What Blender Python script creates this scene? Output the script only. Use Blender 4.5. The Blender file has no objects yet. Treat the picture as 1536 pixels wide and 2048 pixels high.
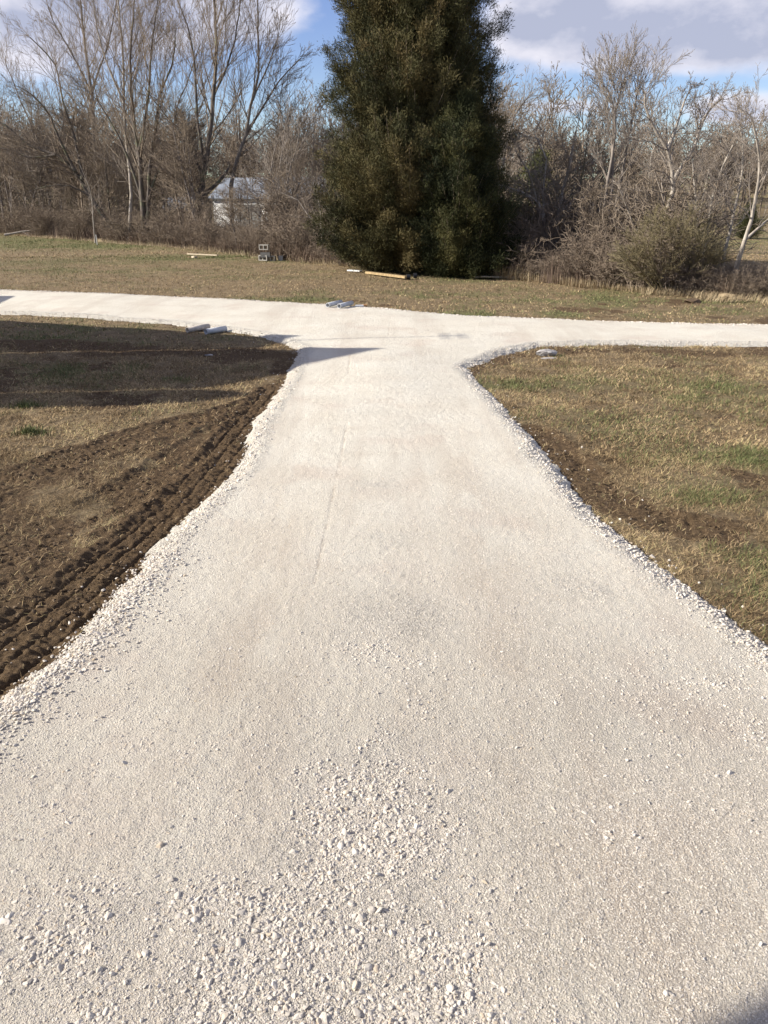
import bpy, math, random
import numpy as np
from mathutils import Vector, Matrix

# ------------------------------------------------------------------ camera, sky, sun, exposure
sc = bpy.context.scene
COL = sc.collection
CAM_H, PITCH, F = 2.7, math.radians(22.0), 1530.0
cam_d = bpy.data.cameras.new('camera')
cam_d.sensor_fit = 'VERTICAL'; cam_d.sensor_height = 36.0
cam_d.lens = F / 2048.0 * 36.0
cam_d.clip_start = 0.05; cam_d.clip_end = 3000.0
cam = bpy.data.objects.new('camera', cam_d); COL.objects.link(cam)
cam.location = (0, 0, CAM_H); cam.rotation_euler = (math.radians(90) - PITCH, 0, 0)
sc.camera = cam

SUN_EL, SUN_AZ = math.radians(27.0), math.radians(96.0)     # azimuth measured from +Y towards -X (to the left)
S = Vector((-math.sin(SUN_AZ) * math.cos(SUN_EL), math.cos(SUN_AZ) * math.cos(SUN_EL), math.sin(SUN_EL)))
sun_d = bpy.data.lights.new('sun', 'SUN'); sun_d.energy = 4.3; sun_d.angle = math.radians(0.55); sun_d.color = (1.0, 0.94, 0.84)
sun = bpy.data.objects.new('sun', sun_d); COL.objects.link(sun)
sun.rotation_euler = S.to_track_quat('Z', 'Y').to_euler()

vs = sc.view_settings
vs.view_transform = 'Standard'; vs.look = 'None'; vs.gamma = 1.0; vs.use_curve_mapping = False
vs.exposure = 1.2

def px_dir(px, py):
    X = (px - 768.0) / F; Y = (1024.0 - py) / F
    return np.array([X, math.cos(PITCH) + Y * math.sin(PITCH), -math.sin(PITCH) + Y * math.cos(PITCH)])
def gp(px, py, z=0.0):
    d = px_dir(px, py); t = (z - CAM_H) / d[2]
    return np.array([d[0] * t, d[1] * t, z])
def at(px, py, D):
    d = px_dir(px, py); t = D / d[1]
    return np.array([d[0] * t, D, CAM_H + d[2] * t])

world = bpy.data.worlds.new('World'); sc.world = world; world.use_nodes = True
def build_world():
    nt = world.node_tree; N = nt.nodes; L = nt.links; N.clear()
    def math_(op, a, b=None, c=None, clamp=False):
        n = N.new('ShaderNodeMath'); n.operation = op; n.use_clamp = clamp
        for i, v in enumerate((a, b, c)):
            if v is None: continue
            if isinstance(v, (int, float)): n.inputs[i].default_value = v
            else: L.new(v, n.inputs[i])
        return n.outputs[0]
    out = N.new('ShaderNodeOutputWorld'); bg = N.new('ShaderNodeBackground')
    sky = N.new('ShaderNodeTexSky'); sky.sky_type = 'NISHITA'; sky.sun_disc = False
    sky.sun_elevation = SUN_EL
    sky.sun_rotation = math.radians(360) - SUN_AZ        # Blender: rotation clockwise from +Y
    sky.air_density = 1.0; sky.dust_density = 0.1; sky.ozone_density = 2.6; sky.altitude = 200
    tc = N.new('ShaderNodeTexCoord')
    sep = N.new('ShaderNodeSeparateXYZ'); L.new(tc.outputs['Generated'], sep.inputs[0])
    x, y, z = sep.outputs
    az = math_('MULTIPLY', math_('ARCTAN2', x, y), 57.2958)
    el = math_('MULTIPLY', math_('ARCSINE', z), 57.2958)
    comb = N.new('ShaderNodeCombineXYZ'); L.new(az, comb.inputs[0]); L.new(math_('MULTIPLY', el, 1.9), comb.inputs[1])
    def noise(scale, det, rough, w):
        n = N.new('ShaderNodeTexNoise'); n.noise_dimensions = '4D'
        n.inputs['Scale'].default_value = scale; n.inputs['Detail'].default_value = det
        n.inputs['Roughness'].default_value = rough; n.inputs['W'].default_value = w
        L.new(comb.outputs[0], n.inputs['Vector']); return n.outputs[0]
    n1 = noise(0.10, 7, 0.55, 3.1); n2 = noise(0.35, 6, 0.6, 7.7)
    def blob(ca, ce, ra, re, amp):
        a = math_('DIVIDE', math_('SUBTRACT', az, ca), ra); e = math_('DIVIDE', math_('SUBTRACT', el, ce), re)
        r2 = math_('ADD', math_('MULTIPLY', a, a), math_('MULTIPLY', e, e))
        return math_('MULTIPLY', math_('EXPONENT', math_('MULTIPLY', r2, -1.0)), amp)
    def azel(px, py):
        d = px_dir(px, py); return math.degrees(math.atan2(d[0], d[1])), math.degrees(math.atan2(d[2], math.hypot(d[0], d[1])))
    blobs = [(1270, 45, 12.0, 2.7, 0.68), (1500, 80, 8, 2.2, .45), (1065, 40, 4.0, 2.2, 0.42), (945, 40, 1.6, 2.5, -.25), (1200, 178, 9, .5, -.3), (1120, 212, 3.6, .75, 0.50), (1425, 222, 2.0, .85, 0.50),
             (1520, 222, 2.4, 1.1, 0.55), (110, 10, 8, 3.4, 0.66), (400, 10, 6, 2.8, 0.50), (560, 15, 2.6, 1.6, 0.32),
             (10, 100, 4, 2, .35), (620, 240, 1.5, .8, .3), (-700, -200, 22, 9, .5), (2300, -300, 30, 12, .5), (768, -1200, 30, 10, .45)]
    tot = None
    for px, py, ra, re, amp in blobs:
        a, e = azel(px, py) if py > -100 else ((px - 768) / 26.0, 25.0 - py / 60.0)
        b = blob(a, e, ra, re, amp); tot = b if tot is None else math_('ADD', tot, b)
    up = N.new('ShaderNodeMapRange'); up.interpolation_type = 'SMOOTHSTEP'; L.new(el, up.inputs[0])
    up.inputs[1].default_value = 16; up.inputs[2].default_value = 38; up.inputs[3].default_value = 0.0; up.inputs[4].default_value = 0.42; tot = math_('ADD', tot, up.outputs[0])  # extra cloud cover added overhead, out of view, to neutralise the blue fill
    dens = math_('ADD', tot, math_('ADD', math_('MULTIPLY', math_('SUBTRACT', n1, .5), 0.42), math_('MULTIPLY', math_('SUBTRACT', n2, .5), 0.45)))
    mr = N.new('ShaderNodeMapRange'); mr.interpolation_type = 'SMOOTHSTEP'; L.new(dens, mr.inputs[0])
    mr.inputs[1].default_value = 0.22; mr.inputs[2].default_value = 0.60
    mask = math_('MULTIPLY', mr.outputs[0], 0.93)
    # cloud brightness: brighter tops, greyer thick bellies
    n3 = noise(0.22, 5, 0.55, 1.7)
    mr2 = N.new('ShaderNodeMapRange'); L.new(math_('ADD', math_('MULTIPLY', dens, 0.9), math_('MULTIPLY', math_('SUBTRACT', n3, .5), -1.7)), mr2.inputs[0])
    mr2.inputs[1].default_value = -0.1; mr2.inputs[2].default_value = 1.0
    ramp = N.new('ShaderNodeValToRGB'); L.new(mr2.outputs[0], ramp.inputs[0])
    ramp.color_ramp.elements[0].position = 0.1; ramp.color_ramp.elements[0].color = (5.6, 5.35, 5.6, 1)
    ramp.color_ramp.elements[1].position = 0.8; ramp.color_ramp.elements[1].color = (2.45, 2.60, 3.30, 1)
    mix = N.new('ShaderNodeMix'); mix.data_type = 'RGBA'
    L.new(mask, mix.inputs[0])
    hs = N.new('ShaderNodeHueSaturation'); hs.inputs['Hue'].default_value = 0.525; hs.inputs['Saturation'].default_value = 1.08; hs.inputs['Value'].default_value = 0.78
    L.new(sky.outputs[0], hs.inputs['Color'])
    L.new(hs.outputs[0], mix.inputs[6]); L.new(ramp.outputs[0], mix.inputs[7])
    L.new(mix.outputs[2], bg.inputs[0]); bg.inputs[1].default_value = 0.088
    L.new(bg.outputs[0], out.inputs[0])
build_world()

# ------------------------------------------------------------------ helpers
rng = np.random.default_rng(11); rnd = random.Random(5)

def _hash(ix, iy, seed):
    h = (ix.astype(np.int64) * 374761393 + iy.astype(np.int64) * 668265263 + seed * 974711) & 0xffffffff
    h = ((h ^ (h >> 13)) * 1274126177) & 0xffffffff
    h = (h ^ (h >> 16)) & 0xffffffff
    return h / 4294967295.0
def vn(x, y, s, seed=0):
    x = np.asarray(x, float) * s; y = np.asarray(y, float) * s
    ix = np.floor(x); iy = np.floor(y); fx = x - ix; fy = y - iy
    fx = fx * fx * (3 - 2 * fx); fy = fy * fy * (3 - 2 * fy)
    a = _hash(ix, iy, seed); b = _hash(ix + 1, iy, seed); c = _hash(ix, iy + 1, seed); d = _hash(ix + 1, iy + 1, seed)
    return (a * (1 - fx) + b * fx) * (1 - fy) + (c * (1 - fx) + d * fx) * fy
def fbm(x, y, s, seed=0, oct=4, gain=.5):
    t = 0; a = 1; n = 0
    for k in range(oct):
        t = t + a * vn(x, y, s * 2 ** k, seed + k * 17); n += a; a *= gain
    return t / n
def ss(a, b, x):
    t = np.clip((x - a) / (b - a), 0, 1); return t * t * (3 - 2 * t)

def mesh_np(name, V, Fc, attrs=None, smooth=False):
    me = bpy.data.meshes.new(name)
    V = np.ascontiguousarray(V, dtype=np.float32); Fc = np.ascontiguousarray(Fc, dtype=np.int32)
    k = Fc.shape[1]
    me.vertices.add(len(V)); me.vertices.foreach_set('co', V.ravel())
    me.loops.add(Fc.size); me.loops.foreach_set('vertex_index', Fc.ravel())
    me.polygons.add(len(Fc)); me.polygons.foreach_set('loop_start', np.arange(0, Fc.size, k, dtype=np.int32))
    me.update(calc_edges=True)
    me.polygons.foreach_set('use_smooth', np.full(len(Fc), smooth, dtype=bool))
    for an, arr in (attrs or {}).items():
        a = me.attributes.new(an, 'FLOAT', 'POINT'); a.data.foreach_set('value', np.ascontiguousarray(arr, dtype=np.float32))
    return me
def put(name, me, mat=None, parent=None, loc=None):
    o = bpy.data.objects.new(name, me); COL.objects.link(o)
    if mat: me.materials.append(mat)
    if parent: o.parent = parent
    if loc is not None: o.location = loc
    return o
def tag(o, label=None, cat=None, group=None, kind=None):
    if label: o['label'] = label
    if cat: o['category'] = cat
    if group: o['group'] = group
    if kind: o['kind'] = kind
    return o
def thing(name, loc, label, cat, group=None, rz=0.0):
    o = bpy.data.objects.new(name, None); COL.objects.link(o); o.empty_display_size = .2
    o.location = loc; o.rotation_euler = (0, 0, rz)
    return tag(o, label, cat, group)

class Mat:
    def __init__(self, name, rough=0.9, spec=0.25):
        self.m = bpy.data.materials.new(name); self.m.use_nodes = True
        self.nt = self.m.node_tree; self.N = self.nt.nodes; self.L = self.nt.links
        self.b = self.N['Principled BSDF']; self.b.inputs['Roughness'].default_value = rough
        self.b.inputs['Specular IOR Level'].default_value = spec
        self.tc = None
    def coord(self):
        if not self.tc: self.tc = self.N.new('ShaderNodeTexCoord')
        return self.tc.outputs['Object']
    def noise(self, scale, det=4, rough=.5, stretch=None, dist=0):
        n = self.N.new('ShaderNodeTexNoise'); n.inputs['Scale'].default_value = scale
        n.inputs['Detail'].default_value = det; n.inputs['Roughness'].default_value = rough; n.inputs['Distortion'].default_value = dist
        v = self.coord()
        if stretch:
            mp = self.N.new('ShaderNodeMapping'); mp.inputs['Scale'].default_value = stretch; self.L.new(v, mp.inputs[0]); v = mp.outputs[0]
        self.L.new(v, n.inputs['Vector']); return n.outputs[0]
    def voronoi(self, scale, feature='F1', out='Distance'):
        n = self.N.new('ShaderNodeTexVoronoi'); n.feature = feature; n.inputs['Scale'].default_value = scale
        self.L.new(self.coord(), n.inputs['Vector']); return n.outputs[out]
    def attr(self, name):
        n = self.N.new('ShaderNodeAttribute'); n.attribute_name = name; return n.outputs['Fac']
    def math(self, op, a, b=None, clamp=False):
        n = self.N.new('ShaderNodeMath'); n.operation = op; n.use_clamp = clamp
        for i, v in enumerate((a, b)):
            if v is None: continue
            if isinstance(v, (int, float)): n.inputs[i].default_value = v
            else: self.L.new(v, n.inputs[i])
        return n.outputs[0]
    def step(self, v, a, b):
        n = self.N.new('ShaderNodeMapRange'); n.interpolation_type = 'SMOOTHSTEP'; self.L.new(v, n.inputs[0])
        n.inputs[1].default_value = a; n.inputs[2].default_value = b; return n.outputs[0]
    def mix(self, f, a, b):
        n = self.N.new('ShaderNodeMix'); n.data_type = 'RGBA'
        for i, v in ((0, f), (6, a), (7, b)):
            if isinstance(v, (int, float)): n.inputs[i].default_value = v
            elif isinstance(v, tuple): n.inputs[i].default_value = (*v, 1)
            else: self.L.new(v, n.inputs[i])
        return n.outputs[2]
    def ramp(self, v, stops):
        n = self.N.new('ShaderNodeValToRGB'); self.L.new(v, n.inputs[0]); cr = n.color_ramp
        while len(cr.elements) < len(stops): cr.elements.new(.5)
        for e, (p, c) in zip(cr.elements, stops): e.position = p; e.color = (*c, 1)
        return n.outputs[0]
    def bump(self, h, dist, strength=1.0, prev=None):
        n = self.N.new('ShaderNodeBump'); n.inputs['Distance'].default_value = dist
        if isinstance(strength, (int, float)): n.inputs['Strength'].default_value = strength
        else: self.L.new(strength, n.inputs['Strength'])
        self.L.new(h, n.inputs['Height'])
        if prev: self.L.new(prev, n.inputs['Normal'])
        return n.outputs[0]
    def col(self, c):
        if isinstance(c, tuple): self.b.inputs['Base Color'].default_value = (*c, 1)
        else: self.L.new(c, self.b.inputs['Base Color'])
    def nrm(self, n): self.L.new(n, self.b.inputs['Normal'])

# ------------------------------------------------------------------ plan of the place (from the photograph, on the ground plane)
def P(*pts): return np.array([gp(*p)[:2] for p in pts])
edge_left = P((0,1430),(60,1385),(150,1320),(235,1220),(320,1112),(400,1035),(478,962),(515,885),(532,842),(568,788),(588,748),(604,712),(600,700),(578,689),(525,673),(440,659),(340,648),(200,638),(100,632),(0,628))
edge_right = P((1536,1320),(1440,1248),(1340,1168),(1240,1090),(1140,1003),(1082,930),(1040,870),(987,812),(950,772),(925,737),(955,724),(1000,706),(1080,693),(1200,689),(1536,690))
edge_top = P((0,582),(250,592),(450,603),(650,613),(800,626),(960,637),(1200,646),(1536,655))
def ext(a, b, L):
    d = (b - a) / np.linalg.norm(b - a); return b + d * L
near_l = ext(edge_left[3], edge_left[0], 2.5); near_r = ext(edge_right[3], edge_right[0], 2.0)
road_poly = np.vstack([[[near_l[0] - 1.5, -4.0]], [near_l], edge_left, [ext(edge_left[-3], edge_left[-1], 14)],
                       [ext(edge_top[2], edge_top[0], 14)], edge_top, [ext(edge_top[-2], edge_top[-1], 12)],
                       [ext(edge_right[-2], edge_right[-1], 12)], edge_right[::-1], [near_r], [[near_r[0] + 1.5, -4.0]]])

def poly_sdf(x, y, poly):
    shp = x.shape; x = x.ravel(); y = y.ravel(); out = np.empty(len(x))
    a = poly; b = np.roll(poly, -1, 0)
    for s in range(0, len(x), 60000):
        px = x[s:s+60000, None]; py = y[s:s+60000, None]
        ex, ey = (b - a)[:, 0], (b - a)[:, 1]
        t = np.clip(((px - a[:, 0]) * ex + (py - a[:, 1]) * ey) / (ex * ex + ey * ey + 1e-12), 0, 1)
        d = np.hypot(px - a[:, 0] - t * ex, py - a[:, 1] - t * ey).min(1)
        c = ((a[:, 1] > py) != (b[:, 1] > py)) & (px < (b[:, 0] - a[:, 0]) * (py - a[:, 1]) / (b[:, 1] - a[:, 1] + 1e-12) + a[:, 0])
        out[s:s+60000] = np.where(c.sum(1) % 2 == 1, d, -d)
    return out.reshape(shp)
def line_sd(x, y, pl):
    """distance along and signed lateral distance to a polyline"""
    shp = x.shape; x = x.ravel(); y = y.ravel()
    best = np.full(len(x), 1e9); lat = np.zeros(len(x)); al = np.zeros(len(x)); acc = 0
    for a, b in zip(pl[:-1], pl[1:]):
        e = b - a; L = np.hypot(*e); u = e / L
        t = np.clip(((x - a[0]) * u[0] + (y - a[1]) * u[1]), 0, L)
        dx = x - a[0] - t * u[0]; dy = y - a[1] - t * u[1]; d = np.hypot(dx, dy)
        sgn = np.sign(u[0] * dy - u[1] * dx)
        m = d < best; best = np.where(m, d, best); lat = np.where(m, sgn * d, lat); al = np.where(m, acc + t, al); acc += L
    return best.reshape(shp), lat.reshape(shp), al.reshape(shp), acc

def road_sdf(x, y):
    s = poly_sdf(x, y, road_poly)
    return s + (vn(x, y, 2.0, 5) - .5) * .09 + (vn(x, y, 11.0, 6) - .5) * .06

track_edge = P((-160,1420),(-20,1330),(100,1235),(215,1145),(310,1068),(395,990),(455,915),(505,850),(560,780))
track_up = P((-60,990),(60,945),(180,905),(300,868),(420,838),(540,800))
track_low = P((-80,1120),(90,1075),(230,1000),(330,940),(420,880),(500,830))
track_right = P((1060,868),(1110,915),(1160,962),(1225,1010),(1330,1050),(1420,1065))
mud_left_poly = P((-300,1500),(-300,985),(0,965),(160,920),(330,868),(440,835),(520,790),(560,742),(570,712),(604,712),(590,760),(535,850),(480,965),(235,1222),(60,1388))
mud_right_top = P((920,745),(960,728),(1010,712),(1100,702),(1250,700),(1400,703),(1600,706))
mud_far = P((180,590),(300,598),(450,607),(560,613))
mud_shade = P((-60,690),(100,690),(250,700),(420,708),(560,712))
def near_px(x, y, px, py, rx, ry):
    """ellipse centred on a ground spot, radii in metres"""
    c = gp(px, py); return np.exp(-(((x - c[0]) / rx) ** 2 + ((y - c[1]) / ry) ** 2))

def masks(x, y):
    d1, l1, _, _ = line_sd(x, y, track_edge); d2, _, _, _ = line_sd(x, y, track_up); d3, _, _, _ = line_sd(x, y, track_low)
    d4, _, _, _ = line_sd(x, y, track_right); d5, _, _, _ = line_sd(x, y, mud_right_top); d6, _, _, _ = line_sd(x, y, mud_far); d7, _, _, _ = line_sd(x, y, mud_shade)
    n = fbm(x, y, 1.3, 40, 4, .6); n2 = fbm(x, y, 4.0, 50, 3, .6)
    area = ss(-.35, .25, poly_sdf(x, y, mud_left_poly) + (n - .5) * 1.0)
    mud = area * np.clip(.62 + (n - .5) * 2.4, 0, 1)
    mud = np.maximum(mud, ss(.55, .36, d1 + (n2 - .5) * .12) * 1.0)
    mud = np.maximum(mud, .95 * ss(.50, .2, d2 + (n2 - .5) * .35) * ss(.25, .5, n + .1))
    mud = np.maximum(mud, .8 * ss(.42, .1, d3 + (n2 - .5) * .35) * ss(.3, .5, n))
    mud = np.maximum(mud, .8 * ss(.55, .15, d4 + (n2 - .5) * .4))
    mud = np.maximum(mud, .7 * ss(.50, .1, d5 + (n2 - .5) * .9))
    mud = np.maximum(mud, .8 * ss(.5, .15, d6 + (n2 - .5) * .5))
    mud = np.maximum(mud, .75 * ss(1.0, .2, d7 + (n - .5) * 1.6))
    mud = np.maximum(mud, .7 * ss(.62, .74, fbm(x, y, .8, 77, 4, .6)) * (y < 24))
    g = np.zeros_like(x)
    for px, py, rx, ry, a in ((1010,770,.7,.5,1),(1480,1130,.6,.5,1),(1440,775,.7,.6,.6),(1140,770,1.0,.9,.3),(1400,800,.6,.9,.35),(1390,1000,.5,.3,.6),(1520,920,.6,.5,.7),
                              (1040,628,3.0,.8,1),(1260,600,5,2.2,.75),(1450,615,4,2,.5),(1100,590,4,2.0,.6),(180,492,9,5,1),(30,482,9,7,1),(420,516,6,3.0,.9),(640,520,4,2,.7),
                              (150,525,5,2,.5),(330,545,6,3,.4),(620,600,2.5,.8,.8),(120,540,5,1.5,.5),(100,680,3,1.0,.8),(60,660,3,.9,.8),(40,740,1.6,.9,.7),(350,760,.5,.3,.9),(290,660,2,.35,.6),(60,640,4,.3,.5),
                              (870,590,4,1.5,.5),(900,560,3,1.2,.5),(60,868,.22,.16,.8),(50,812,.3,.2,.8),(1180,850,1.2,.7,.2)):
        g = np.maximum(g, a * near_px(x, y, px, py, rx, ry))
    gn = fbm(x, y, .9, 90, 5, .6)
    green = np.clip(.85 * g * ss(.38, .62, gn + g * .12) + .14 * ss(.52, .68, gn), 0, 1)
    green = np.maximum(green, .85 * np.clip(g, 0, 1) * ss(33, 40, y) * ss(.25, .45, gn))
    green = np.maximum(green, ss(45, 60, y) * .55 * ss(.35, .6, gn))
    return np.clip(mud, 0, 1), green * (1 - .85 * mud)

def far_z(x, y):
    z = -.35 * ss(34, 60, y) * ss(0, 25, x) + .6 * ss(70, 125, y) + 5.5 * ss(110, 220, y) + 8 * ss(180, 420, y)
    return z
def ground_z(x, y, sdf=None, fine=True):
    z = (fbm(x, y, .35, 21, 3) - .5) * .10 * ss(2, 8, y) + far_z(x, y)
    if fine:
        z = z + (fbm(x, y, 2.5, 31, 4, .6) - .5) * .045 + (vn(x, y, 17, 36) - .5) * .012
    return z
def ground_full(x, y):
    sdf = road_sdf(x, y); mud, green = masks(x, y)
    z = ground_z(x, y)
    z = z + (fbm(x, y, 5, 61, 4, .7) - .5) * .060 * mud + (vn(x, y, 19, 64) - .5) * .020 * mud + (vn(x, y, 38, 65) - .5) * .012 * mud + (vn(x, y, 19, 69) - .5) * .010 * mud * ss(.35, .7, vn(x, y, 3, 66))
    d, l, s, L = line_sd(x, y, track_edge)
    w = ss(.42, .32, d)
    z = z - .010 * w
    for c in (-.24, -.08, .08, .24):
        gr = np.exp(-((l - c) / .016) ** 2); z = z - .020 * gr * (.6 + .8 * vn(s, s * 0, 1.3, 71))
    z = z + .018 * np.exp(-((l - .37) / .045) ** 2) * (.4 + 1.1 * vn(s, s * 0, 3, 72)) + .016 * np.exp(-((l + .36) / .05) ** 2)
    chev = np.sin(2 * np.pi * (s / .060 + np.abs(l + .02) * 5.0)) ; z = z + .0052 * np.sign(chev) * np.abs(chev) ** .5 * ss(.33, .26, d)
    for tr, off in ((track_up, 0), (track_low, .1), (track_right, .2)):
        d, l, s, L = line_sd(x, y, tr); w = ss(.34, .2, d)
        v_ = .3 + .9 * fbm(x, y, 1.5, 83, 3); z = z - .022 * w * v_ + .014 * np.exp(-((np.abs(l) - .34) / .06) ** 2) * v_
        ch = np.sin(2 * np.pi * (s / .09 + np.abs(l) * 3)); z = z + .005 * ch * w * v_
    z = z - .30 * ss(.25, .7, sdf)                              # dips out of the way below the road bed
    return z, sdf, mud, green

def coarse_mask(x, y, sdf):
    n = fbm(x, y, 1.1, 200, 4, .6); n2 = fbm(x, y, .5, 210, 3)
    c = .22 + .9 * (n - .5) * 2 * ss(9.5, 5, y)
    c = c + 1.15 * near_px(x, y, 610, 1980, .34, .50) + .6 * near_px(x, y, 660, 1760, .28, .45) + .30 * near_px(x, y, 200, 1950, .35, .4) + .12 * near_px(x, y, 900, 1500, 1.2, 1.0)
    c = c - .75 * near_px(x, y, 1450, 1850, .55, .7) - .4 * near_px(x, y, 1300, 1650, .7, .6) - .35 * near_px(x, y, 500, 1150, .8, 1.6) - .4 * near_px(x, y, 400, 1350, .5, .6)
    c = c - .40 * np.exp(-((np.abs(x + .05) - .82) / .26) ** 2) * ss(14, 9, y) + .15 * np.exp(-(x / .3) ** 2) * ss(14, 9, y)
    c = c + .7 * ss(.32, .05, sdf)
    return np.clip(c, 0, 1)
def road_z(x, y, sdf):
    z = .075 * ss(-.16, .14, sdf) - .12 * ss(-.05, -.35, sdf)
    z = z + .03 * ss(.1, 1.6, sdf)
    z = z + (fbm(x, y, .35, 21, 3) - .5) * .10 * ss(2, 8, y) + far_z(x, y)
    z = z + (fbm(x, y, 1.0, 300, 3) - .5) * .016 + (vn(x, y, 24, 310) - .5) * .004 + (vn(x, y, 50, 311) - .5) * .005
    for tr in marks:
        d = line_sd(x, y, tr)[0]; z = z - .004 * np.exp(-(d / .010) ** 2)
    return z
marks = [P((697,850),(688,900),(668,1000),(650,1090),(630,1190)), P((355,1138),(330,1190)), P((700,722),(697,760)), P((780,655),(776,682))]

def axis(segs):
    out = [segs[0][0]]
    for a, b, s0, s1 in segs:
        x = a; n = max(1, int(round((b - a) / ((s0 + s1) / 2))))
        t = np.arange(1, n + 1) / n
        w = s0 * t + (s1 - s0) * t * t / 2; out += list(a + (b - a) * w / w[-1])
    return np.array(out)
def grid_mesh(xs, ys, keep=None):
    nx, ny = len(xs), len(ys)
    ii = np.arange(nx - 1)[None, :] + np.arange(ny - 1)[:, None] * nx
    Fc = np.stack([ii, ii + 1, ii + 1 + nx, ii + nx], -1).reshape(-1, 4)
    if keep is not None:
        k = keep.ravel(); Fc = Fc[k[Fc].any(1)]
    return Fc

# ------------------------------------------------------------------ materials of the setting
def mat_ground():
    m = Mat('ground_soil_and_turf', .95, .15)
    mud = m.attr('mud'); green = m.attr('green')
    n1 = m.noise(3.0, 6, .65); n2 = m.noise(28, 5, .7); n3 = m.noise(95, 3, .7); n4 = m.noise(.7, 5, .6)
    dry = m.ramp(n2, [(.28, (.085, .060, .035)), (.45, (.215, .155, .088)), (.60, (.34, .26, .155)), (.75, (.46, .37, .24))])
    dry2 = m.ramp(n3, [(.3, (.10, .072, .042)), (.52, (.25, .185, .105)), (.72, (.40, .31, .19))])
    dry = m.mix(.45, dry, dry2)
    dry = m.mix(m.step(n1, .42, .62), dry, m.mix(.5, dry, (.13, .095, .055)))
    grn = m.ramp(n2, [(.3, (.05, .060, .020)), (.5, (.115, .130, .045)), (.7, (.21, .21, .09))])
    soil = m.ramp(n2, [(.3, (.046, .029, .015)), (.5, (.118, .077, .042)), (.68, (.19, .130, .075))])
    soil = m.mix(m.step(n4, .4, .65), soil, m.mix(.45, soil, (.14, .095, .052)))
    g = m.math('MULTIPLY', green, m.math('ADD', m.step(n2, .3, .55), .35), True)
    g = m.math('MULTIPLY', g, .8)
    c = m.mix(g, dry, grn)
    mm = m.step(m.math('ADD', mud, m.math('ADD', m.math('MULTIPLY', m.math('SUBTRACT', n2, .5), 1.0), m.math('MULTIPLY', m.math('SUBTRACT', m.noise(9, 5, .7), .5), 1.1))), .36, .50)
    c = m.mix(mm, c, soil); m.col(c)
    b = m.bump(n2, .045, 1.0); b = m.bump(n3, .022, 1.0, b); m.nrm(b)
    return m.m
def mat_gravel(name='crushed_limestone'):
    m = Mat(name, .92, .2)
    coarse = m.attr('coarse'); mark = m.attr('mark')
    v1 = m.voronoi(85); v1c = m.voronoi(85, out='Color'); v2 = m.voronoi(38); v3 = m.voronoi(210); v3c = m.voronoi(210, out='Color')
    n = m.noise(1.2, 6, .6); nf = m.noise(160, 3, .7); nw = m.noise(3.2, 5, .65)
    sp = m.N.new('ShaderNodeSeparateColor'); m.L.new(v1c, sp.inputs[0])
    sp3 = m.N.new('ShaderNodeSeparateColor'); m.L.new(v3c, sp3.inputs[0])
    stone = m.ramp(sp.outputs[0], [(0, (.40, .375, .325)), (.35, (.58, .54, .47)), (.7, (.69, .65, .57)), (1, (.82, .78, .70))])
    chip = m.ramp(sp3.outputs[0], [(0, (.40, .36, .295)), (.45, (.63, .592, .50)), (1, (.88, .845, .74))])
    dust = m.ramp(n, [(.3, (.545, .485, .385)), (.5, (.635, .585, .480)), (.7, (.70, .660, .560))])
    fines = m.mix(.5, dust, chip)
    ns = m.noise(1.6, 5, .6, (1, .10, 1)); fines = m.mix(m.math('MULTIPLY', m.step(ns, .48, .66), .35), fines, (.47, .40, .32))
    nb = m.noise(.9, 4, .6); fines = m.mix(m.math('MULTIPLY', m.step(nb, .52, .70), .45), fines, (.53, .435, .355))
    cm = m.step(m.math('ADD', coarse, m.math('MULTIPLY', m.math('SUBTRACT', nw, .5), .9)), .3, .8)
    c = m.mix(m.math('MULTIPLY', cm, .75), fines, m.mix(.45, stone, chip))
    c = m.mix(m.math('MULTIPLY', mark, .5), c, (.40, .325, .25))
    c = m.mix(m.math('MULTIPLY', m.attr('lane'), .30), c, (.45, .365, .28))
    c = m.mix(m.math('MULTIPLY', m.attr('near_dim'), .62), c, (.25, .215, .175))  # brightness falloff towards the camera painted into the gravel colour
    hv = m.N.new('ShaderNodeHueSaturation'); hv.inputs['Value'].default_value = .90; m.L.new(c, hv.inputs['Color']); c = hv.outputs[0]
    m.col(c)
    h1 = m.math('SUBTRACT', 1.0, m.math('MULTIPLY', v1, m.math('ADD', m.math('MULTIPLY', sp.outputs[1], .9), .5)))
    st = m.math('ADD', m.math('MULTIPLY', cm, .5), .5)
    b = m.bump(h1, .011, st); b = m.bump(m.math('SUBTRACT', 1.0, v3), .0042, m.math('ADD', m.math('MULTIPLY', cm, .4), .55), b)
    b = m.bump(m.math('SUBTRACT', 1.0, v2), .010, m.math('MULTIPLY', cm, .35), b)
    b = m.bump(nf, .006, .8, b); m.nrm(b)
    return m.m
def mat_stone():
    m = Mat('limestone_chips', .88, .25)
    r = m.attr('rnd'); n = m.noise(60, 4, .6)
    c = m.ramp(r, [(0, (.40, .375, .34)), (.12, (.54, .50, .44)), (.5, (.63, .585, .51)), (.85, (.74, .69, .61)), (.97, (.64, .53, .40)), (1, (.42, .33, .22))])
    c = m.mix(m.step(n, .35, .7), m.mix(.30, c, (.44, .38, .31)), c)
    c = m.mix(m.math('MULTIPLY', m.attr('near_dim'), .38), c, (.27, .235, .19)); m.col(c); m.nrm(m.bump(n, .003, .6))  # chips carry the same painted dimming close to the camera
    return m.m
def mat_blades(name, stops, rough=.85, trans=True):
    m = Mat(name, rough, .15)
    m.col(m.ramp(m.attr('rnd'), stops)); return m.m
M_ground = mat_ground(); M_gravel = mat_gravel(); M_stone = mat_stone()
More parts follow.
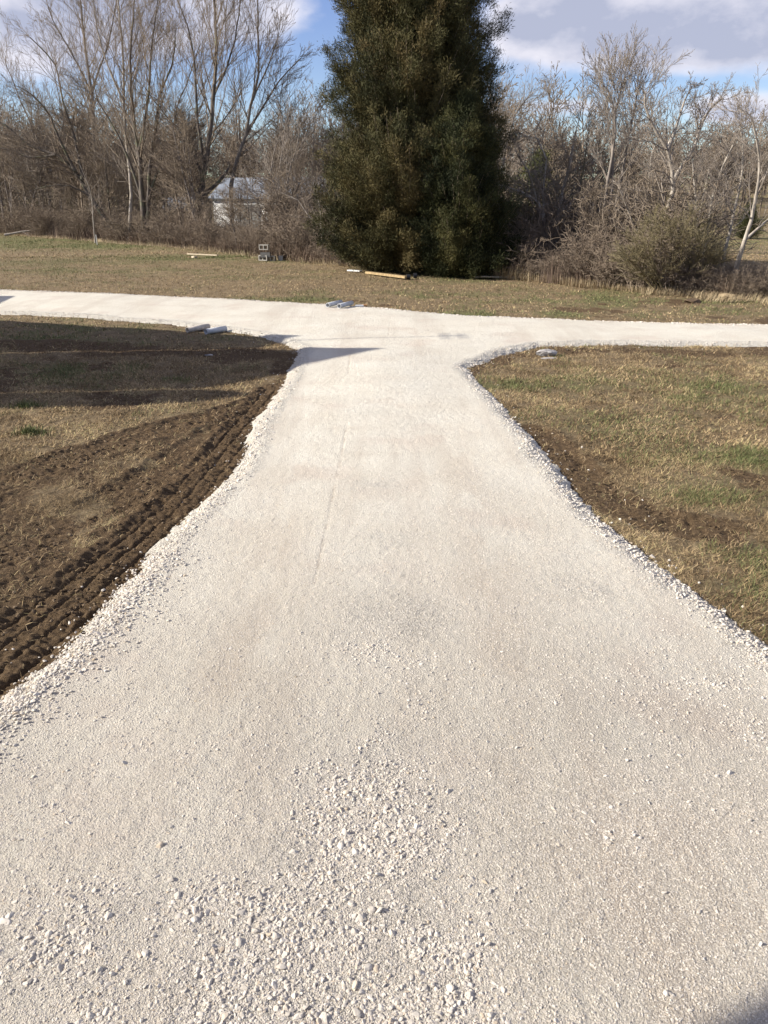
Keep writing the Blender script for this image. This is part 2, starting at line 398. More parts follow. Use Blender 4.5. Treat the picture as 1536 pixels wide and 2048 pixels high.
GRASS_STOPS = [(0, (.10, .067, .036)), (.3, (.27, .190, .100)), (.62, (.50, .375, .215)), (.74, (.40, .345, .16)), (.8, (.165, .165, .075)), (1, (.095, .120, .040))]
M_grass = mat_blades('dead_grass', GRASS_STOPS)
M_weed = mat_blades('dead_stems', [(0, (.085, .060, .046)), (.4, (.165, .118, .086)), (.75, (.26, .19, .135)), (1, (.40, .32, .22))])

# ------------------------------------------------------------------ ground sheet
xs = axis([(-900, -60, 60, 2.5), (-60, -16, 2.4, .25), (-16, -6.5, .25, .03), (-6.5, -4.6, .026, .014), (-4.6, -.9, .0135, .0135), (-.9, 6.5, .026, .026), (6.5, 16, .03, .25), (16, 60, .25, 2.4), (60, 900, 2.5, 60)])
ys = axis([(-40, 2.0, 3, .1), (2.0, 3.0, .06, .028), (3.0, 8.5, .015, .017), (8.5, 11.5, .018, .03), (11.5, 22, .032, .12), (22, 60, .12, 1.0), (60, 200, 1.0, 5), (200, 1500, 5, 80)])
X, Y = np.meshgrid(xs, ys)
Z, SD, MUD, GRN = ground_full(X, Y)
V = np.stack([X, Y, Z], -1).reshape(-1, 3)
me = mesh_np('ground', V, grid_mesh(xs, ys), {'mud': MUD.ravel(), 'green': GRN.ravel()}, True)
g = put('ground', me, M_ground); tag(g, kind='structure')

# ------------------------------------------------------------------ gravel driveway and cross road
xs = axis([(-34, -10, .6, .15), (-10, -2.6, .12, .022), (-2.6, 3.4, .019, .019), (3.4, 10, .022, .12), (10, 36, .15, .6)])
ys = axis([(-4, .9, .3, .03), (.9, 6.0, .019, .022), (6.0, 20, .024, .06), (20, 34, .06, .3)])
X, Y = np.meshgrid(xs, ys)
SD = road_sdf(X, Y); Z = road_z(X, Y, SD); C = coarse_mask(X, Y, SD)
MK = np.zeros_like(X)
for tr in marks: MK = np.maximum(MK, np.exp(-(line_sd(X, Y, tr)[0] / .014) ** 2) * ss(.3, .6, vn(X, Y, 9, 400)) )
for px, py, rx, ry, a in ((690,872,.22,.10,.7),(780,875,.35,.08,.35),(590,856,.12,.15,.4),(610,760,.15,.08,.5),(760,925,.9,.10,.28),(1420,1750,.35,.35,.28),(1500,1900,.3,.3,.35),(900,1180,.9,.2,.15),(1150,1350,.8,.25,.15),(1300,1430,.5,.2,.2)):
    MK = np.maximum(MK, a * near_px(X, Y, px, py, rx, ry) * ss(.3, .6, fbm(X, Y, 6, 410)))
for lx in (-.75, .75):
    pass
keep = SD > -.42
Fc = grid_mesh(xs, ys, keep)
used = np.zeros(X.size, bool); used[Fc] = True
idx = np.cumsum(used) - 1; V = np.stack([X, Y, Z], -1).reshape(-1, 3)[used]
me = mesh_np('gravel_road', V, idx[Fc], {'coarse': C.ravel()[used], 'mark': MK.ravel()[used], 'lane': (1.2 * (np.exp(-((X + .90) / .24) ** 2) * .7 + np.exp(-((X - .80) / .26) ** 2) + .9 * near_px(X, Y, 1420, 1800, .5, .9)) * ss(13, 7, Y) * ss(.3, .6, fbm(X * 3, Y * .8, 1.5, 660, 4, .6))).ravel()[used], 'near_dim': (ss(9, 1.2, Y) * (.6 + .8 * (fbm(X, Y, .9, 640, 4, .6) - .3))).ravel()[used]}, True)  # last attribute: painted darkening that grows towards the camera
r_ = put('gravel_road', me, M_gravel); tag(r_, kind='structure')

# ------------------------------------------------------------------ loose stones
def ico(sub):
    import bmesh
    bm = bmesh.new(); bmesh.ops.create_icosphere(bm, subdivisions=sub, radius=1.0)
    v = np.array([p.co[:] for p in bm.verts]); f = np.array([[q.index for q in t.verts] for t in bm.faces]); bm.free(); return v, f
ICO1, ICO2 = ico(1), ico(2)
def stones(pos, rad, big=False, seed=1):
    r = np.random.default_rng(seed); bv, bf = ICO2 if big else ICO1
    n = len(pos); k = len(bv); nv = 24
    var = []
    for i in range(nv):
        w = bv.copy()
        for _ in range(7 if big else 3):                # chop with random planes for broken faces
            d = r.normal(size=3); d /= np.linalg.norm(d); h = r.uniform(.45, .8); s = w @ d
            w = w - np.outer(np.maximum(s - h, 0), d)
        w = w * r.uniform(.93, 1.07, size=(k, 1)); var.append(w)
    var = np.array(var)[r.integers(0, nv, n)]
    sc_ = np.stack([r.uniform(.7, 1.35, n), r.uniform(.6, 1.0, n), r.uniform(.38, .62, n)], 1) * rad[:, None]
    w = var * sc_[:, None, :]
    ax = r.normal(0, .38, n); ay = r.normal(0, .38, n); az = r.uniform(0, 6.283, n)
    ca, sa = np.cos(ax)[:, None], np.sin(ax)[:, None]; y = w[:, :, 1] * ca - w[:, :, 2] * sa; z = w[:, :, 1] * sa + w[:, :, 2] * ca; x = w[:, :, 0]
    ca, sa = np.cos(ay)[:, None], np.sin(ay)[:, None]; x, z = x * ca + z * sa, -x * sa + z * ca
    ca, sa = np.cos(az)[:, None], np.sin(az)[:, None]; x, y = x * ca - y * sa, x * sa + y * ca
    V = np.stack([x, y, z], -1) + pos[:, None, :]
    Fc = bf[None] + (np.arange(n) * k)[:, None, None]
    return V.reshape(-1, 3), Fc.reshape(-1, 3), np.repeat(r.uniform(0, 1, n), k)
def scatter_road(n, y0, y1, rlo, rhi, power, seed, dens_pow=1.5, base=.05):
    r = np.random.default_rng(seed)
    y = y0 + (y1 - y0) * r.uniform(0, 1, n) ** power; x = r.uniform(-1, 1, n) * (0.55 * y + .9)
    sd = road_sdf(x, y); c = coarse_mask(x, y, sd)
    c = np.clip(c + (vn(x, y, 4.0, 222) - .5) * .8 + (vn(x, y, 9.0, 223) - .5) * .6, 0, 1)
    fade = (ss(3.5, 2.7, y) if y1 == 3.5 else 1.0) * (ss(2.7, 3.5, y) * ss(8.5, 5.5, y) if y0 == 2.7 else 1.0)
    m = (sd > .02) & (r.uniform(0, 1, n) < (base + (1 - base) * c ** dens_pow) * fade)
    x, y, sd = x[m], y[m], sd[m]; rad = rlo + (rhi - rlo) * r.uniform(0, 1, len(x)) ** 2.2
    return np.stack([x, y, road_z(x, y, sd) + rad * np.where(rad < .0075, -.22, -.02)], 1), rad
parts = []
p, rd = scatter_road(460000, .95, 3.5, .0026, .0072, .8, 1, 1.2, .42); parts.append(stones(p, rd, False, 1))
p, rd = scatter_road(430000, 2.7, 8.5, .0036, .0080, .8, 2, 1.2, .38); parts.append(stones(p, rd, False, 2))
p, rd = scatter_road(80000, .95, 4.2, .0060, .0140, .8, 3, 2.8, .015); parts.append(stones(p, rd, False, 3))
p, rd = scatter_road(3600, .95, 3.2, .012, .0225, .8, 4, 2.6, .02); parts.append(stones(p, rd, True, 4))
# rims of the bed
def rim(poly, n, out_s, in_s, rlo, rhi, seed, big=False):
    r = np.random.default_rng(seed); seg = np.diff(poly, axis=0); L = np.hypot(seg[:, 0], seg[:, 1])
    cam_d_ = np.hypot(*((poly[1:] + poly[:-1]) / 2).T); w = L / np.maximum(cam_d_, 3) ** .9; w /= w.sum()
    i = r.choice(len(seg), n, p=w); t = r.uniform(0, 1, n); p = poly[i] + seg[i] * t[:, None]
    nrm = np.stack([-seg[i, 1], seg[i, 0]], 1) / L[i, None]
    off = np.where(r.uniform(0, 1, n) < .45, -np.abs(r.normal(0, out_s, n)), np.abs(r.normal(0, in_s, n)))
    sgn = np.sign(poly_sdf(p[:, 0] + nrm[:, 0] * .2, p[:, 1] + nrm[:, 1] * .2, road_poly))
    p = p + nrm * (off * sgn)[:, None]; sd = road_sdf(p[:, 0], p[:, 1])
    gz = ground_full(p[:, 0], p[:, 1])[0]; rz = road_z(p[:, 0], p[:, 1], sd)
    rad = (rlo + (rhi - rlo) * r.uniform(0, 1, n) ** 2.0)
    return np.stack([p[:, 0], p[:, 1], np.maximum(gz, rz) + rad * .25], 1), rad
full_l = np.vstack([[near_l], edge_left, [ext(edge_left[-3], edge_left[-1], 6)]]); full_r = np.vstack([[near_r], edge_right, [ext(edge_right[-2], edge_right[-1], 6)]])
for k, pl in enumerate((full_l, full_r)):
    p, rd = rim(pl, 10000, .045, .09, .005, .013, 20 + k); parts.append(stones(p, rd, False, 20 + k))
    p, rd = rim(pl, 800, .05, .05, .012, .024, 30 + k); parts.append(stones(p, rd, True, 30 + k))
    p, rd = rim(pl, 900, .22, .10, .006, .020, 35 + k); parts.append(stones(p, rd, False, 35 + k))
p, rd = rim(edge_top, 5000, .06, .10, .012, .028, 40); parts.append(stones(p, rd, False, 40))
p, rd = rim(full_l[:6], 5000, .07, .16, .007, .019, 41); parts.append(stones(p, rd, False, 41))
# a few stones strayed over the mud
off = 0; VV, FF, RR = [], [], []
for v, f, a in parts: VV.append(v); FF.append(f + off); RR.append(a); off += len(v)
o = put('gravel', mesh_np('gravel', np.vstack(VV), np.vstack(FF), {'rnd': np.concatenate(RR), 'near_dim': ss(9, 1.2, np.vstack(VV)[:, 1])}), M_stone)  # second attribute drives the painted near dimming of the stones
tag(o, 'loose pale crushed limestone lying on the drive and along its edges', 'gravel', kind='stuff')

# ------------------------------------------------------------------ clods of turned soil
r = np.random.default_rng(91); n = 90000; y = 2.9 + 13 * r.uniform(0, 1, n) ** .9; x = r.uniform(-1, 1, n) * (.54 * y + 1)
z, sd, mud, grn = ground_full(x, y)
k = (sd < -.04) & (r.uniform(0, 1, n) < (mud ** 2) * ss(.35, .65, fbm(x, y, 2.2, 95, 3, .6)) * .8 + .02); x, y, z = x[k], y[k], z[k]
rad = .004 + .020 * r.uniform(0, 1, len(x)) ** 3.0
V, Fc, ra = stones(np.stack([x, y, z + rad * .1], 1), rad, False, 92)
m = Mat('turned_soil', .97, .1); m.col(m.ramp(m.attr('rnd'), [(0, (.045, .030, .017)), (.6, (.105, .072, .042)), (1, (.19, .14, .09))])); m.nrm(m.bump(m.noise(70, 3, .6), .006, .8))
o = put('soil_clods', mesh_np('soil_clods', V, Fc, {'rnd': ra}), m.m); tag(o, 'crumbs of turned brown soil beside the drive', 'soil', kind='stuff')

# ------------------------------------------------------------------ grass
def blades(x, y, z, h, w, tilt, rndv, curl=.5, seed=0):
    """two-segment blades (4 verts, quad + tip) as triangles; tilt from the vertical in radians"""
    r = np.random.default_rng(seed); n = len(x); a = r.uniform(0, 6.283, n)
    dx, dy = np.cos(a), np.sin(a); t1 = tilt; t2 = np.minimum(tilt + curl * r.uniform(0, 1, n), 1.75)
    b = r.uniform(0, 6.283, n); sx, sy = np.where(r.uniform(0, 1, n) < .5, -dy, np.cos(b)) * w * .5, np.where(r.uniform(0, 1, n) < .5, dx, np.sin(b)) * w * .5
    h1 = h * .55; h2 = h * .45
    m = np.stack([x + dx * np.sin(t1) * h1, y + dy * np.sin(t1) * h1, z + np.cos(t1) * h1], 1)
    tip = np.stack([m[:, 0] + dx * np.sin(t2) * h2, m[:, 1] + dy * np.sin(t2) * h2, m[:, 2] + np.cos(t2) * h2], 1)
    s = np.stack([sx, sy, np.zeros(n)], 1); p = np.stack([x, y, z], 1)
    V = np.stack([p - s, p + s, m + s * .7, m - s * .7, tip], 1)
    i = (np.arange(n) * 5)[:, None]
    Fc = np.concatenate([i + [0, 1, 2], i + [0, 2, 3], i + [3, 2, 4]], 0)
    return V.reshape(-1, 3), Fc, np.repeat(rndv, 5)
def merge(name, parts, mat):
    off = 0; VV, FF, RR = [], [], []
    for v, f, a in parts: VV.append(v); FF.append(f + off); RR.append(a); off += len(v)
    return put(name, mesh_np(name, np.vstack(VV), np.vstack(FF), {'rnd': np.concatenate(RR)}), mat)
def scatter_grass(n, y0, y1, h0, h1, w, seed, power=1.0, mudkeep=.10):
    r = np.random.default_rng(seed)
    y = y0 + (y1 - y0) * r.uniform(0, 1, n) ** power; x = r.uniform(-1, 1, n) * (0.54 * y + 2.0)
    z, sd, mud, grn = ground_full(x, y)
    cl = ss(.25, .6, fbm(x, y, 3.5, 500, 3, .6))
    dt = line_sd(x, y, track_edge)[0]; mud = np.where(dt < .40, 3.0, mud)
    keep = (sd < -.05) & ((dt > .40) | (r.uniform(0, 1, n) < .2)) & (r.uniform(0, 1, n) < np.maximum(np.clip(1 - mud, 0, 1) ** 1.5, mudkeep) * (.12 + .88 * cl))
    x, y, z, mud, grn = x[keep], y[keep], z[keep], mud[keep], grn[keep]; n = len(x)
    isg = r.uniform(0, 1, n) < np.clip(grn * 1.0, 0, .8)
    rv = np.where(isg, r.uniform(.78, 1, n), np.clip(r.normal(.33, .22, n) + (fbm(x, y, 1.6, 520, 4, .6) - .5) * .9, 0, .72))
    h = r.uniform(h0, h1, n) * np.where(isg, 1.05, 1.0); tilt = np.where(isg, r.uniform(.2, 1.1, n), np.clip(r.normal(1.2, .33, n), .2, 1.62))
    return blades(x, y, z + .002, h, np.full(n, w), tilt, rv, .6, seed)
gp_ = [scatter_grass(560000, 2.9, 8.5, .025, .085, .0035, 60, .9), scatter_grass(430000, 8, 16, .03, .09, .0065, 61, .9),
       scatter_grass(260000, 15, 44, .035, .09, .016, 62, .85)]
def scatter_far_grass(n, y0, y1, seed):
    return scatter_grass(n, y0, y1, .05, .13, .03, seed, 1.0)
gp_.append(scatter_far_grass(110000, 42, 76, 63))
o = merge('grass', gp_, M_grass); tag(o, 'short dead winter grass with green patches beside the gravel', 'grass', kind='stuff')

# ------------------------------------------------------------------ bark, needles
def mat_bark(name, lo, hi, moss=None):
    m = Mat(name, .95, .1)
    n = m.noise(9, 5, .65, (1, 1, .25)); n2 = m.noise(1.3, 3, .5)
    c = m.ramp(n, [(.3, lo), (.65, hi)])
    if moss: c = m.mix(m.step(n2, .5, .68), c, moss)
    m.col(c); m.nrm(m.bump(n, .02, .6)); return m.m
B_grey = mat_bark('grey_bark', (.10, .082, .068), (.27, .235, .205))
B_dark = mat_bark('dark_bark', (.050, .042, .036), (.16, .135, .115), (.14, .14, .09))
B_pale = mat_bark('pale_bark', (.19, .16, .13), (.42, .375, .32))
B_twig = mat_bark('twig_bark', (.125, .097, .072), (.26, .21, .16))
B_twigp = mat_bark('pale_twig_bark', (.16, .13, .105), (.33, .285, .24))
B_brush = mat_bark('olive_twig_bark', (.12, .100, .055), (.25, .21, .125))
B_red = mat_bark('reddish_twig_bark', (.135, .105, .080), (.27, .215, .162))
def mat_needles(name, stops):
    m = Mat(name, .8, .2); m.col(m.ramp(m.attr('rnd'), stops)); return m.m
N_big = mat_needles('cedar_needles_bronzed', [(0, (.022, .025, .011)), (.35, (.060, .058, .023)), (.7, (.095, .080, .031)), (1, (.130, .096, .040))])
N_green = mat_needles('cedar_needles_green', [(0, (.014, .019, .008)), (.5, (.040, .044, .015)), (1, (.085, .076, .026))])
N_yel = mat_needles('juniper_needles', [(0, (.030, .040, .014)), (.5, (.080, .085, .028)), (1, (.14, .12, .045))])

# ------------------------------------------------------------------ bare trees: tapered tubes grown along traced stems
def tubes(segs, sides):
    """segs: (n,8) p0 p1 r0 r1"""
    segs = np.asarray(segs); n = len(segs)
    p0, p1, r0, r1 = segs[:, :3], segs[:, 3:6], segs[:, 6], segs[:, 7]
    d = p1 - p0; L = np.linalg.norm(d, axis=1, keepdims=True) + 1e-9; d = d / L
    up = np.where(np.abs(d[:, 2:3]) > .9, [[1., 0, 0]], [[0, 0, 1.]]); u = np.cross(d, up); u /= np.linalg.norm(u, axis=1, keepdims=True); v = np.cross(d, u)
    a = np.arange(sides) * 2 * np.pi / sides; ca, sa = np.cos(a)[None, :, None], np.sin(a)[None, :, None]
    ring = u[:, None] * ca + v[:, None] * sa
    A = p0[:, None] + ring * r0[:, None, None]; B = p1[:, None] + ring * r1[:, None, None]
    V = np.concatenate([A, B], 1).reshape(-1, 3); base = (np.arange(n) * 2 * sides)[:, None]
    k = np.arange(sides); k2 = (k + 1) % sides
    Fc = np.stack([base + k, base + k2, base + k2 + sides, base + k + sides], -1).reshape(-1, 4)
    return V, Fc
class Tree:
    def __init__(self, seed): self.r = random.Random(seed); self.big = []; self.small = []
    def limb(self, p, d, length, rad, lvl, maxlvl, q):
        r = self.r
        k = max(3, int(length / q['step'])) if lvl < maxlvl else (3 if lvl < 3 else 2)
        step = length / k; dx, dy, dz = d; x, y, z = p; r1 = rad
        tgt = self.big if lvl == 0 else self.small
        kids = []
        for i in range(k):
            f = (i + 1) / k; w = q['wander'] * (1 if lvl else .5)
            dx += r.gauss(0, w); dy += r.gauss(0, w); dz += r.gauss(0, w) + q['up'] * (1 if lvl else .3)
            n = math.sqrt(dx*dx + dy*dy + dz*dz); dx /= n; dy /= n; dz /= n
            r0 = rad * (1 - (i / k) * .8) ; r1 = rad * (1 - f * .8)
            X, Y, Z = x + dx * step, y + dy * step, z + dz * step
            tgt.append((x, y, z, X, Y, Z, max(r0, q['rmin']), max(r1, q['rmin'])))
            x, y, z = X, Y, Z; kids.append((x, y, z, dx, dy, dz, f, r1))
        if lvl < maxlvl: self.kids(kids, length, lvl, maxlvl, q)
    def kids(self, kids, length, lvl, maxlvl, q, start=.2, n=None):
        r = self.r; n = n or q['n'][min(lvl, len(q['n']) - 1)]
        c = [kk for kk in kids if kk[6] > start]
        if not c: return
        for j in range(n):
            x, y, z, dx, dy, dz, f, rr = c[min(len(c) - 1, int((j + r.random()) / n * len(c)))]
            ang = math.radians(r.uniform(*q['ang']) * (1 if lvl == 0 else .78)); ph = r.uniform(0, 6.283)
            a = Vector((dx, dy, dz)); b = a.orthogonal().normalized(); b.rotate(Matrix.Rotation(ph, 3, a))
            nd = a * math.cos(ang) + b * math.sin(ang)
            if nd.z < q.get('minz', -.1): nd.z = abs(nd.z) * .6
            L = length * (q['ratio'] * (1.25 - .78 * f) if lvl == 0 else .47 * (1.15 - .5 * f)) * r.uniform(.7, 1.2)
            if lvl == 0 and q.get('Lmax'): L = min(L, q['Lmax'])
            self.limb((x, y, z), nd.normalized(), L, max(rr * q.get('rr', .55), q['rmin']), lvl + 1, maxlvl, q)
    def stem(self, pts, r0, r1, q, maxlvl=3, start=.25, n=None):
        """pts: 3-D polyline"""
        r = self.r; kids = []; pts = [np.array(p, float) for p in pts]
        fine = []
        m = len(pts)
        for i in range(m - 1):                        # catmull-rom through the traced points
            a, b, c, d = pts[max(i-1, 0)], pts[i], pts[i+1], pts[min(i+2, m-1)]
            k = max(2, int(np.linalg.norm(c - b) / .7))
            for j in range(k):
                t = j / k; fine.append(.5 * ((2*b) + (-a + c) * t + (2*a - 5*b + 4*c - d) * t*t + (-a + 3*b - 3*c + d) * t**3))
        fine.append(pts[-1]); N_ = len(fine)
        fine = [f + np.array([r.gauss(0, .02), r.gauss(0, .02), 0]) if 0 < i < N_ - 1 else f for i, f in enumerate(fine)]
        tot = sum(np.linalg.norm(b - a) for a, b in zip(fine[:-1], fine[1:])); acc = 0
        for a, b in zip(fine[:-1], fine[1:]):
            L = np.linalg.norm(b - a); f0 = acc / tot; f1 = (acc + L) / tot; acc += L
            ra = (r0 + (r1 - r0) * f0 ** .7); rb = (r0 + (r1 - r0) * f1 ** .7)
            if f0 == 0 and r0 > .05: ra *= 1.35
            self.big.append((*a, *b, ra, rb)); d = (b - a) / L
            kids.append((*b, *d, f1, rb))
        self.kids(kids, tot, 0, maxlvl, q, start, n)
    def build(self, name, base, bark, twig, label, cat='tree', group=None, crown='crown'):
        base = np.array(base); t = thing(name, tuple(base), label, cat, group)
        V, Fc = tubes(self.big, 8); V = V - base; put('trunk', mesh_np('trunk', V, Fc, None, True), bark, t)
        if self.small:
            V, Fc = tubes(self.small, 3); V = V - base; put(crown, mesh_np(crown, V, Fc, None, True), twig, t)
        return t
def gbase(px, py):
    p = gp(px, py); p[2] = float(ground_z(np.array(p[0]), np.array(p[1]), fine=False)) - .05; return p

Q_asc = dict(step=.55, wander=.07, up=.045, n=[20, 9, 6, 3], ang=(20, 45), ratio=.42, rmin=.0065, Lmax=7.0, rr=.40)
Q_spread = dict(step=.5, wander=.13, up=.02, n=[16, 8, 6, 3], ang=(26, 58), ratio=.44, rmin=.0065, Lmax=5.5, rr=.45)
Q_thin = dict(step=.4, wander=.10, up=.03, n=[12, 6, 4], ang=(25, 55), ratio=.36, rmin=.007, Lmax=2.6, rr=.5)

def hero(name, base_px, stems, q, bark, twig, label, seed, group=None, maxlvl=3, jit=.8, cat='tree'):
    """stems: list of (pixel polyline, base radius, tip radius, n children, start)"""
    base = gbase(*base_px); D = base[1]; T = Tree(seed); q = dict(q, Lmax=min(q['Lmax'], (.092 if D > 35 else .068) * D), rmin=min(q['rmin'], .00017 * D), step=q['step'] * min(1, D / 50)); r = random.Random(seed * 7 + 1)
    for st in stems:
        pl, r0, r1, n, start = st; drift = r.uniform(-jit, jit) * .25; y = D; pts = []
        for i, (px, py) in enumerate(pl):
            p = at(px, py, y)
            if i == 0 and (px, py) == tuple(base_px): p = base.copy()
            pts.append(p); y += drift
        T.stem(pts, r0, r1, q, maxlvl, start, n)
    return T.build(name, base, bark, twig, label, cat, group)

hero('bare_tree', (232,474), [([(232,474),(205,400),(190,300),(184,190),(172,110),(160,0),(150,-70)], .26, .05, 26, .32), ([(184,190),(140,100),(105,40),(90,-10)], .10, .03, 14, .15), ([(184,180),(215,90),(232,10),(240,-60)], .09, .03, 14, .15)],
     Q_asc, B_grey, B_twig, 'tall bare tree with pale streaked leaning trunk forking high above the left thicket', 1)
hero('bare_tree', (240,480), [([(240,480),(180,392),(150,342),(112,310),(60,292),(10,250),(-40,225)], .24, .05, 24, .28), ([(150,342),(120,280),(90,215),(50,180)], .13, .04, 14, .15), ([(112,310),(60,315),(20,300),(-40,290)], .09, .03, 10, .1), ([(180,392),(140,372),(95,372),(55,385)], .07, .02, 8, .1), ([(165,360),(150,280),(125,200),(110,130),(60,75)], .13, .04, 18, .15)],
     Q_spread, B_dark, B_twig, 'dark low bare tree leaning far to the left over the thicket', 2)
hero('bare_tree', (258,486), [([(258,486),(262,390),(255,300),(248,205),(246,100),(236,0),(230,-80)], .17, .04, 26, .35), ([(248,205),(215,130),(195,60),(185,-10)], .08, .03, 14, .15)],
     Q_asc, B_pale, B_twig, 'straight slender bare tree with a whitish trunk beside the dark clump of stems', 3)
hero('bare_tree', (292,488), [([(292,488),(284,400),(280,320),(268,250),(262,180),(262,90),(270,-10)], .25, .04, 24, .3), ([(292,488),(297,400),(300,330),(312,250),(322,180),(345,130),(350,60)], .2, .04, 20, .3), ([(285,400),(258,320),(225,250),(195,200),(185,150)], .13, .03, 16, .2), ([(297,400),(322,320),(350,280),(395,245)], .13, .03, 14, .2), ([(280,300),(296,200),(300,120),(310,40),(318,-30)], .12, .03, 20, .2)],
     Q_asc, B_dark, B_twig, 'dark many-stemmed bare tree fanning upward from one clump', 4)
hero('bare_tree', (397,492), [([(397,492),(394,440),(400,395),(410,330),(420,270),(426,200),(432,110),(428,0),(430,-70)], .28, .05, 26, .35), ([(400,395),(428,372),(452,345),(458,330)], .17, .06, 6, .4), ([(410,330),(395,235),(388,120),(374,50),(345,-20)], .13, .03, 18, .2), ([(424,200),(462,110),(478,30),(480,-20)], .09, .03, 16, .15), ([(404,350),(370,280),(330,230),(290,175)], .12, .03, 14, .2)],
     Q_asc, B_dark, B_twig, 'tall bare tree with a dark crooked trunk just left of the white barn', 5)
hero('bare_tree', (468,488), [([(468,488),(462,400),(468,340),(492,268),(500,215),(516,150),(516,60),(514,-20)], .2, .04, 22, .35), ([(492,268),(522,220),(560,160),(600,118)], .10, .03, 14, .15), ([(505,200),(545,110),(560,50)], .08, .02, 14, .15)],
     Q_asc, B_grey, B_twig, 'bare tree forking into a V above the barn roof', 6)
hero('bare_tree', (555,505), [([(555,505),(545,440),(540,380),(545,320),(560,270)], .10, .02, 14, .2), ([(555,505),(560,430),(575,360),(592,300),(600,250)], .09, .02, 14, .2), ([(555,505),(530,440),(505,390),(480,360)], .08, .02, 12, .2), ([(555,505),(552,400),(560,330),(575,230)], .08, .02, 14, .2), ([(555,505),(580,440),(610,400),(630,380)], .06, .02, 10, .2)],
     Q_thin, B_grey, B_twigp, 'many-stemmed small bare tree spreading behind the concrete blocks', 7)
hero('sapling', (644,524), [([(644,524),(643,470),(640,420),(634,380)], .055, .02, 10, .3), ([(642,450),(620,435),(595,400),(560,385)], .03, .012, 6, .2)],
     Q_thin, B_pale, B_twigp, 'thin pale-barked sapling standing just left of the big cedar', 8, maxlvl=2, cat='sapling')
hero('sapling', (672,528), [([(672,528),(668,495),(664,450),(660,420)], .05, .02, 6, .4), ([(672,528),(676,500),(672,460),(676,430)], .045, .02, 6, .4)],
     Q_thin, B_pale, B_twigp, 'double-stemmed pale sapling under the left edge of the big cedar', 9, maxlvl=2, cat='sapling')
hero('bare_tree', (38,468), [([(38,468),(18,400),(5,340),(-12,280),(-20,200)], .12, .03, 16, .2)], Q_spread, B_grey, B_twig, 'leaning bare tree at the far left edge of the field', 10)
hero('bare_tree', (66,470), [([(66,470),(52,410),(45,360),(20,300),(12,230)], .12, .03, 14, .2), ([(66,470),(66,400),(90,330),(80,250)], .1, .03, 14, .2), ([(66,470),(45,430),(30,400)], .07, .02, 8, .2)], Q_spread, B_grey, B_twig, 'bushy cluster of three thin leaning bare trunks near the left edge', 11)
hero('sapling', (191,486), [([(191,486),(186,430),(180,380),(160,330)], .06, .02, 12, .2)], Q_thin, B_pale, B_twigp, 'short pale sapling beside the white stake at the left thicket', 12, maxlvl=2, cat='sapling')
hero('bare_tree', (335,482), [([(335,482),(333,400),(340,320),(352,220),(372,170),(400,90)], .1, .03, 18, .3)], Q_asc, B_dark, B_twig, 'slim dark bare tree left of the small blue-grey roof', 13)
hero('bare_tree', (130,470), [([(130,470),(118,390),(80,290),(40,200),(10,120)], .14, .03, 20, .25), ([(118,390),(130,300),(120,200),(100,120)], .1, .03, 16, .2)], Q_asc, B_grey, B_twig, 'bare tree with twin slanting limbs between the left clump and the dark leaning tree', 14)

# right-hand row
hero('bare_tree', (1092,545), [([(1092,545),(1086,490),(1086,440),(1075,405),(1045,385),(1005,372)], .12, .03, 16, .35), ([(1086,440),(1085,380),(1092,320),(1070,270)], .07, .02, 14, .15), ([(1090,540),(1108,480),(1118,420),(1126,380),(1140,320),(1152,262)], .12, .03, 16, .35), ([(1118,430),(1150,400),(1190,390),(1215,365)], .05, .02, 10, .2), ([(1075,405),(1055,340),(1030,300)], .05, .02, 12, .1)],
     Q_spread, B_pale, B_twigp, 'pale bare tree with two trunks and a wide crown, right of the cedars', 21, maxlvl=3)
hero('bare_tree', (1210,555), [([(1210,555),(1212,480),(1224,380),(1224,290),(1236,205),(1246,165)], .12, .03, 22, .45), ([(1210,555),(1204,470),(1216,360),(1232,260),(1226,210),(1215,180)], .10, .03, 18, .45), ([(1210,555),(1225,450),(1244,350),(1256,270),(1275,180)], .10, .03, 18, .45)],
     Q_asc, B_grey, B_twigp, 'tallest bare clump of upright stems in the row on the right', 22)
hero('bare_tree', (1276,565), [([(1276,565),(1274,500),(1270,460),(1254,415),(1240,380)], .08, .02, 14, .3), ([(1272,470),(1290,420),(1300,340),(1310,290)], .06, .02, 14, .2)], Q_thin, B_pale, B_twigp, 'small pale Y-shaped bare tree behind the olive shrub', 23)
hero('bare_tree', (1325,570), [([(1325,570),(1322,470),(1345,380),(1335,300),(1300,240),(1290,190)], .14, .03, 22, .35), ([(1340,370),(1390,290),(1405,240),(1440,200)], .09, .03, 18, .2), ([(1335,300),(1360,230),(1380,180)], .07, .02, 14, .2)],
     Q_spread, B_pale, B_twigp, 'spreading whitish bare tree rising behind the olive shrub', 24)
hero('bare_tree', (1462,592), [([(1462,592),(1476,520),(1500,440),(1520,355),(1512,280),(1500,230)], .10, .02, 16, .35), ([(1490,480),(1545,430),(1580,380)], .05, .02, 10, .2)], Q_spread, B_pale, B_twigp, 'white-barked bare tree leaning right at the right edge', 25)
hero('bare_tree', (1440,580), [([(1440,580),(1450,500),(1466,430),(1486,340),(1480,250)], .08, .02, 16, .3)], Q_spread, B_pale, B_twigp, 'slim pale bare tree just left of the white-barked leaning one', 26)
hero('bare_tree', (1395,578), [([(1395,578),(1408,490),(1425,400),(1445,330),(1480,260)], .08, .02, 16, .3), ([(1408,490),(1390,400),(1385,320)], .06, .02, 14, .3)], Q_spread, B_pale, B_twigp, 'forked pale bare tree between the olive shrub and the open hillside field', 27)
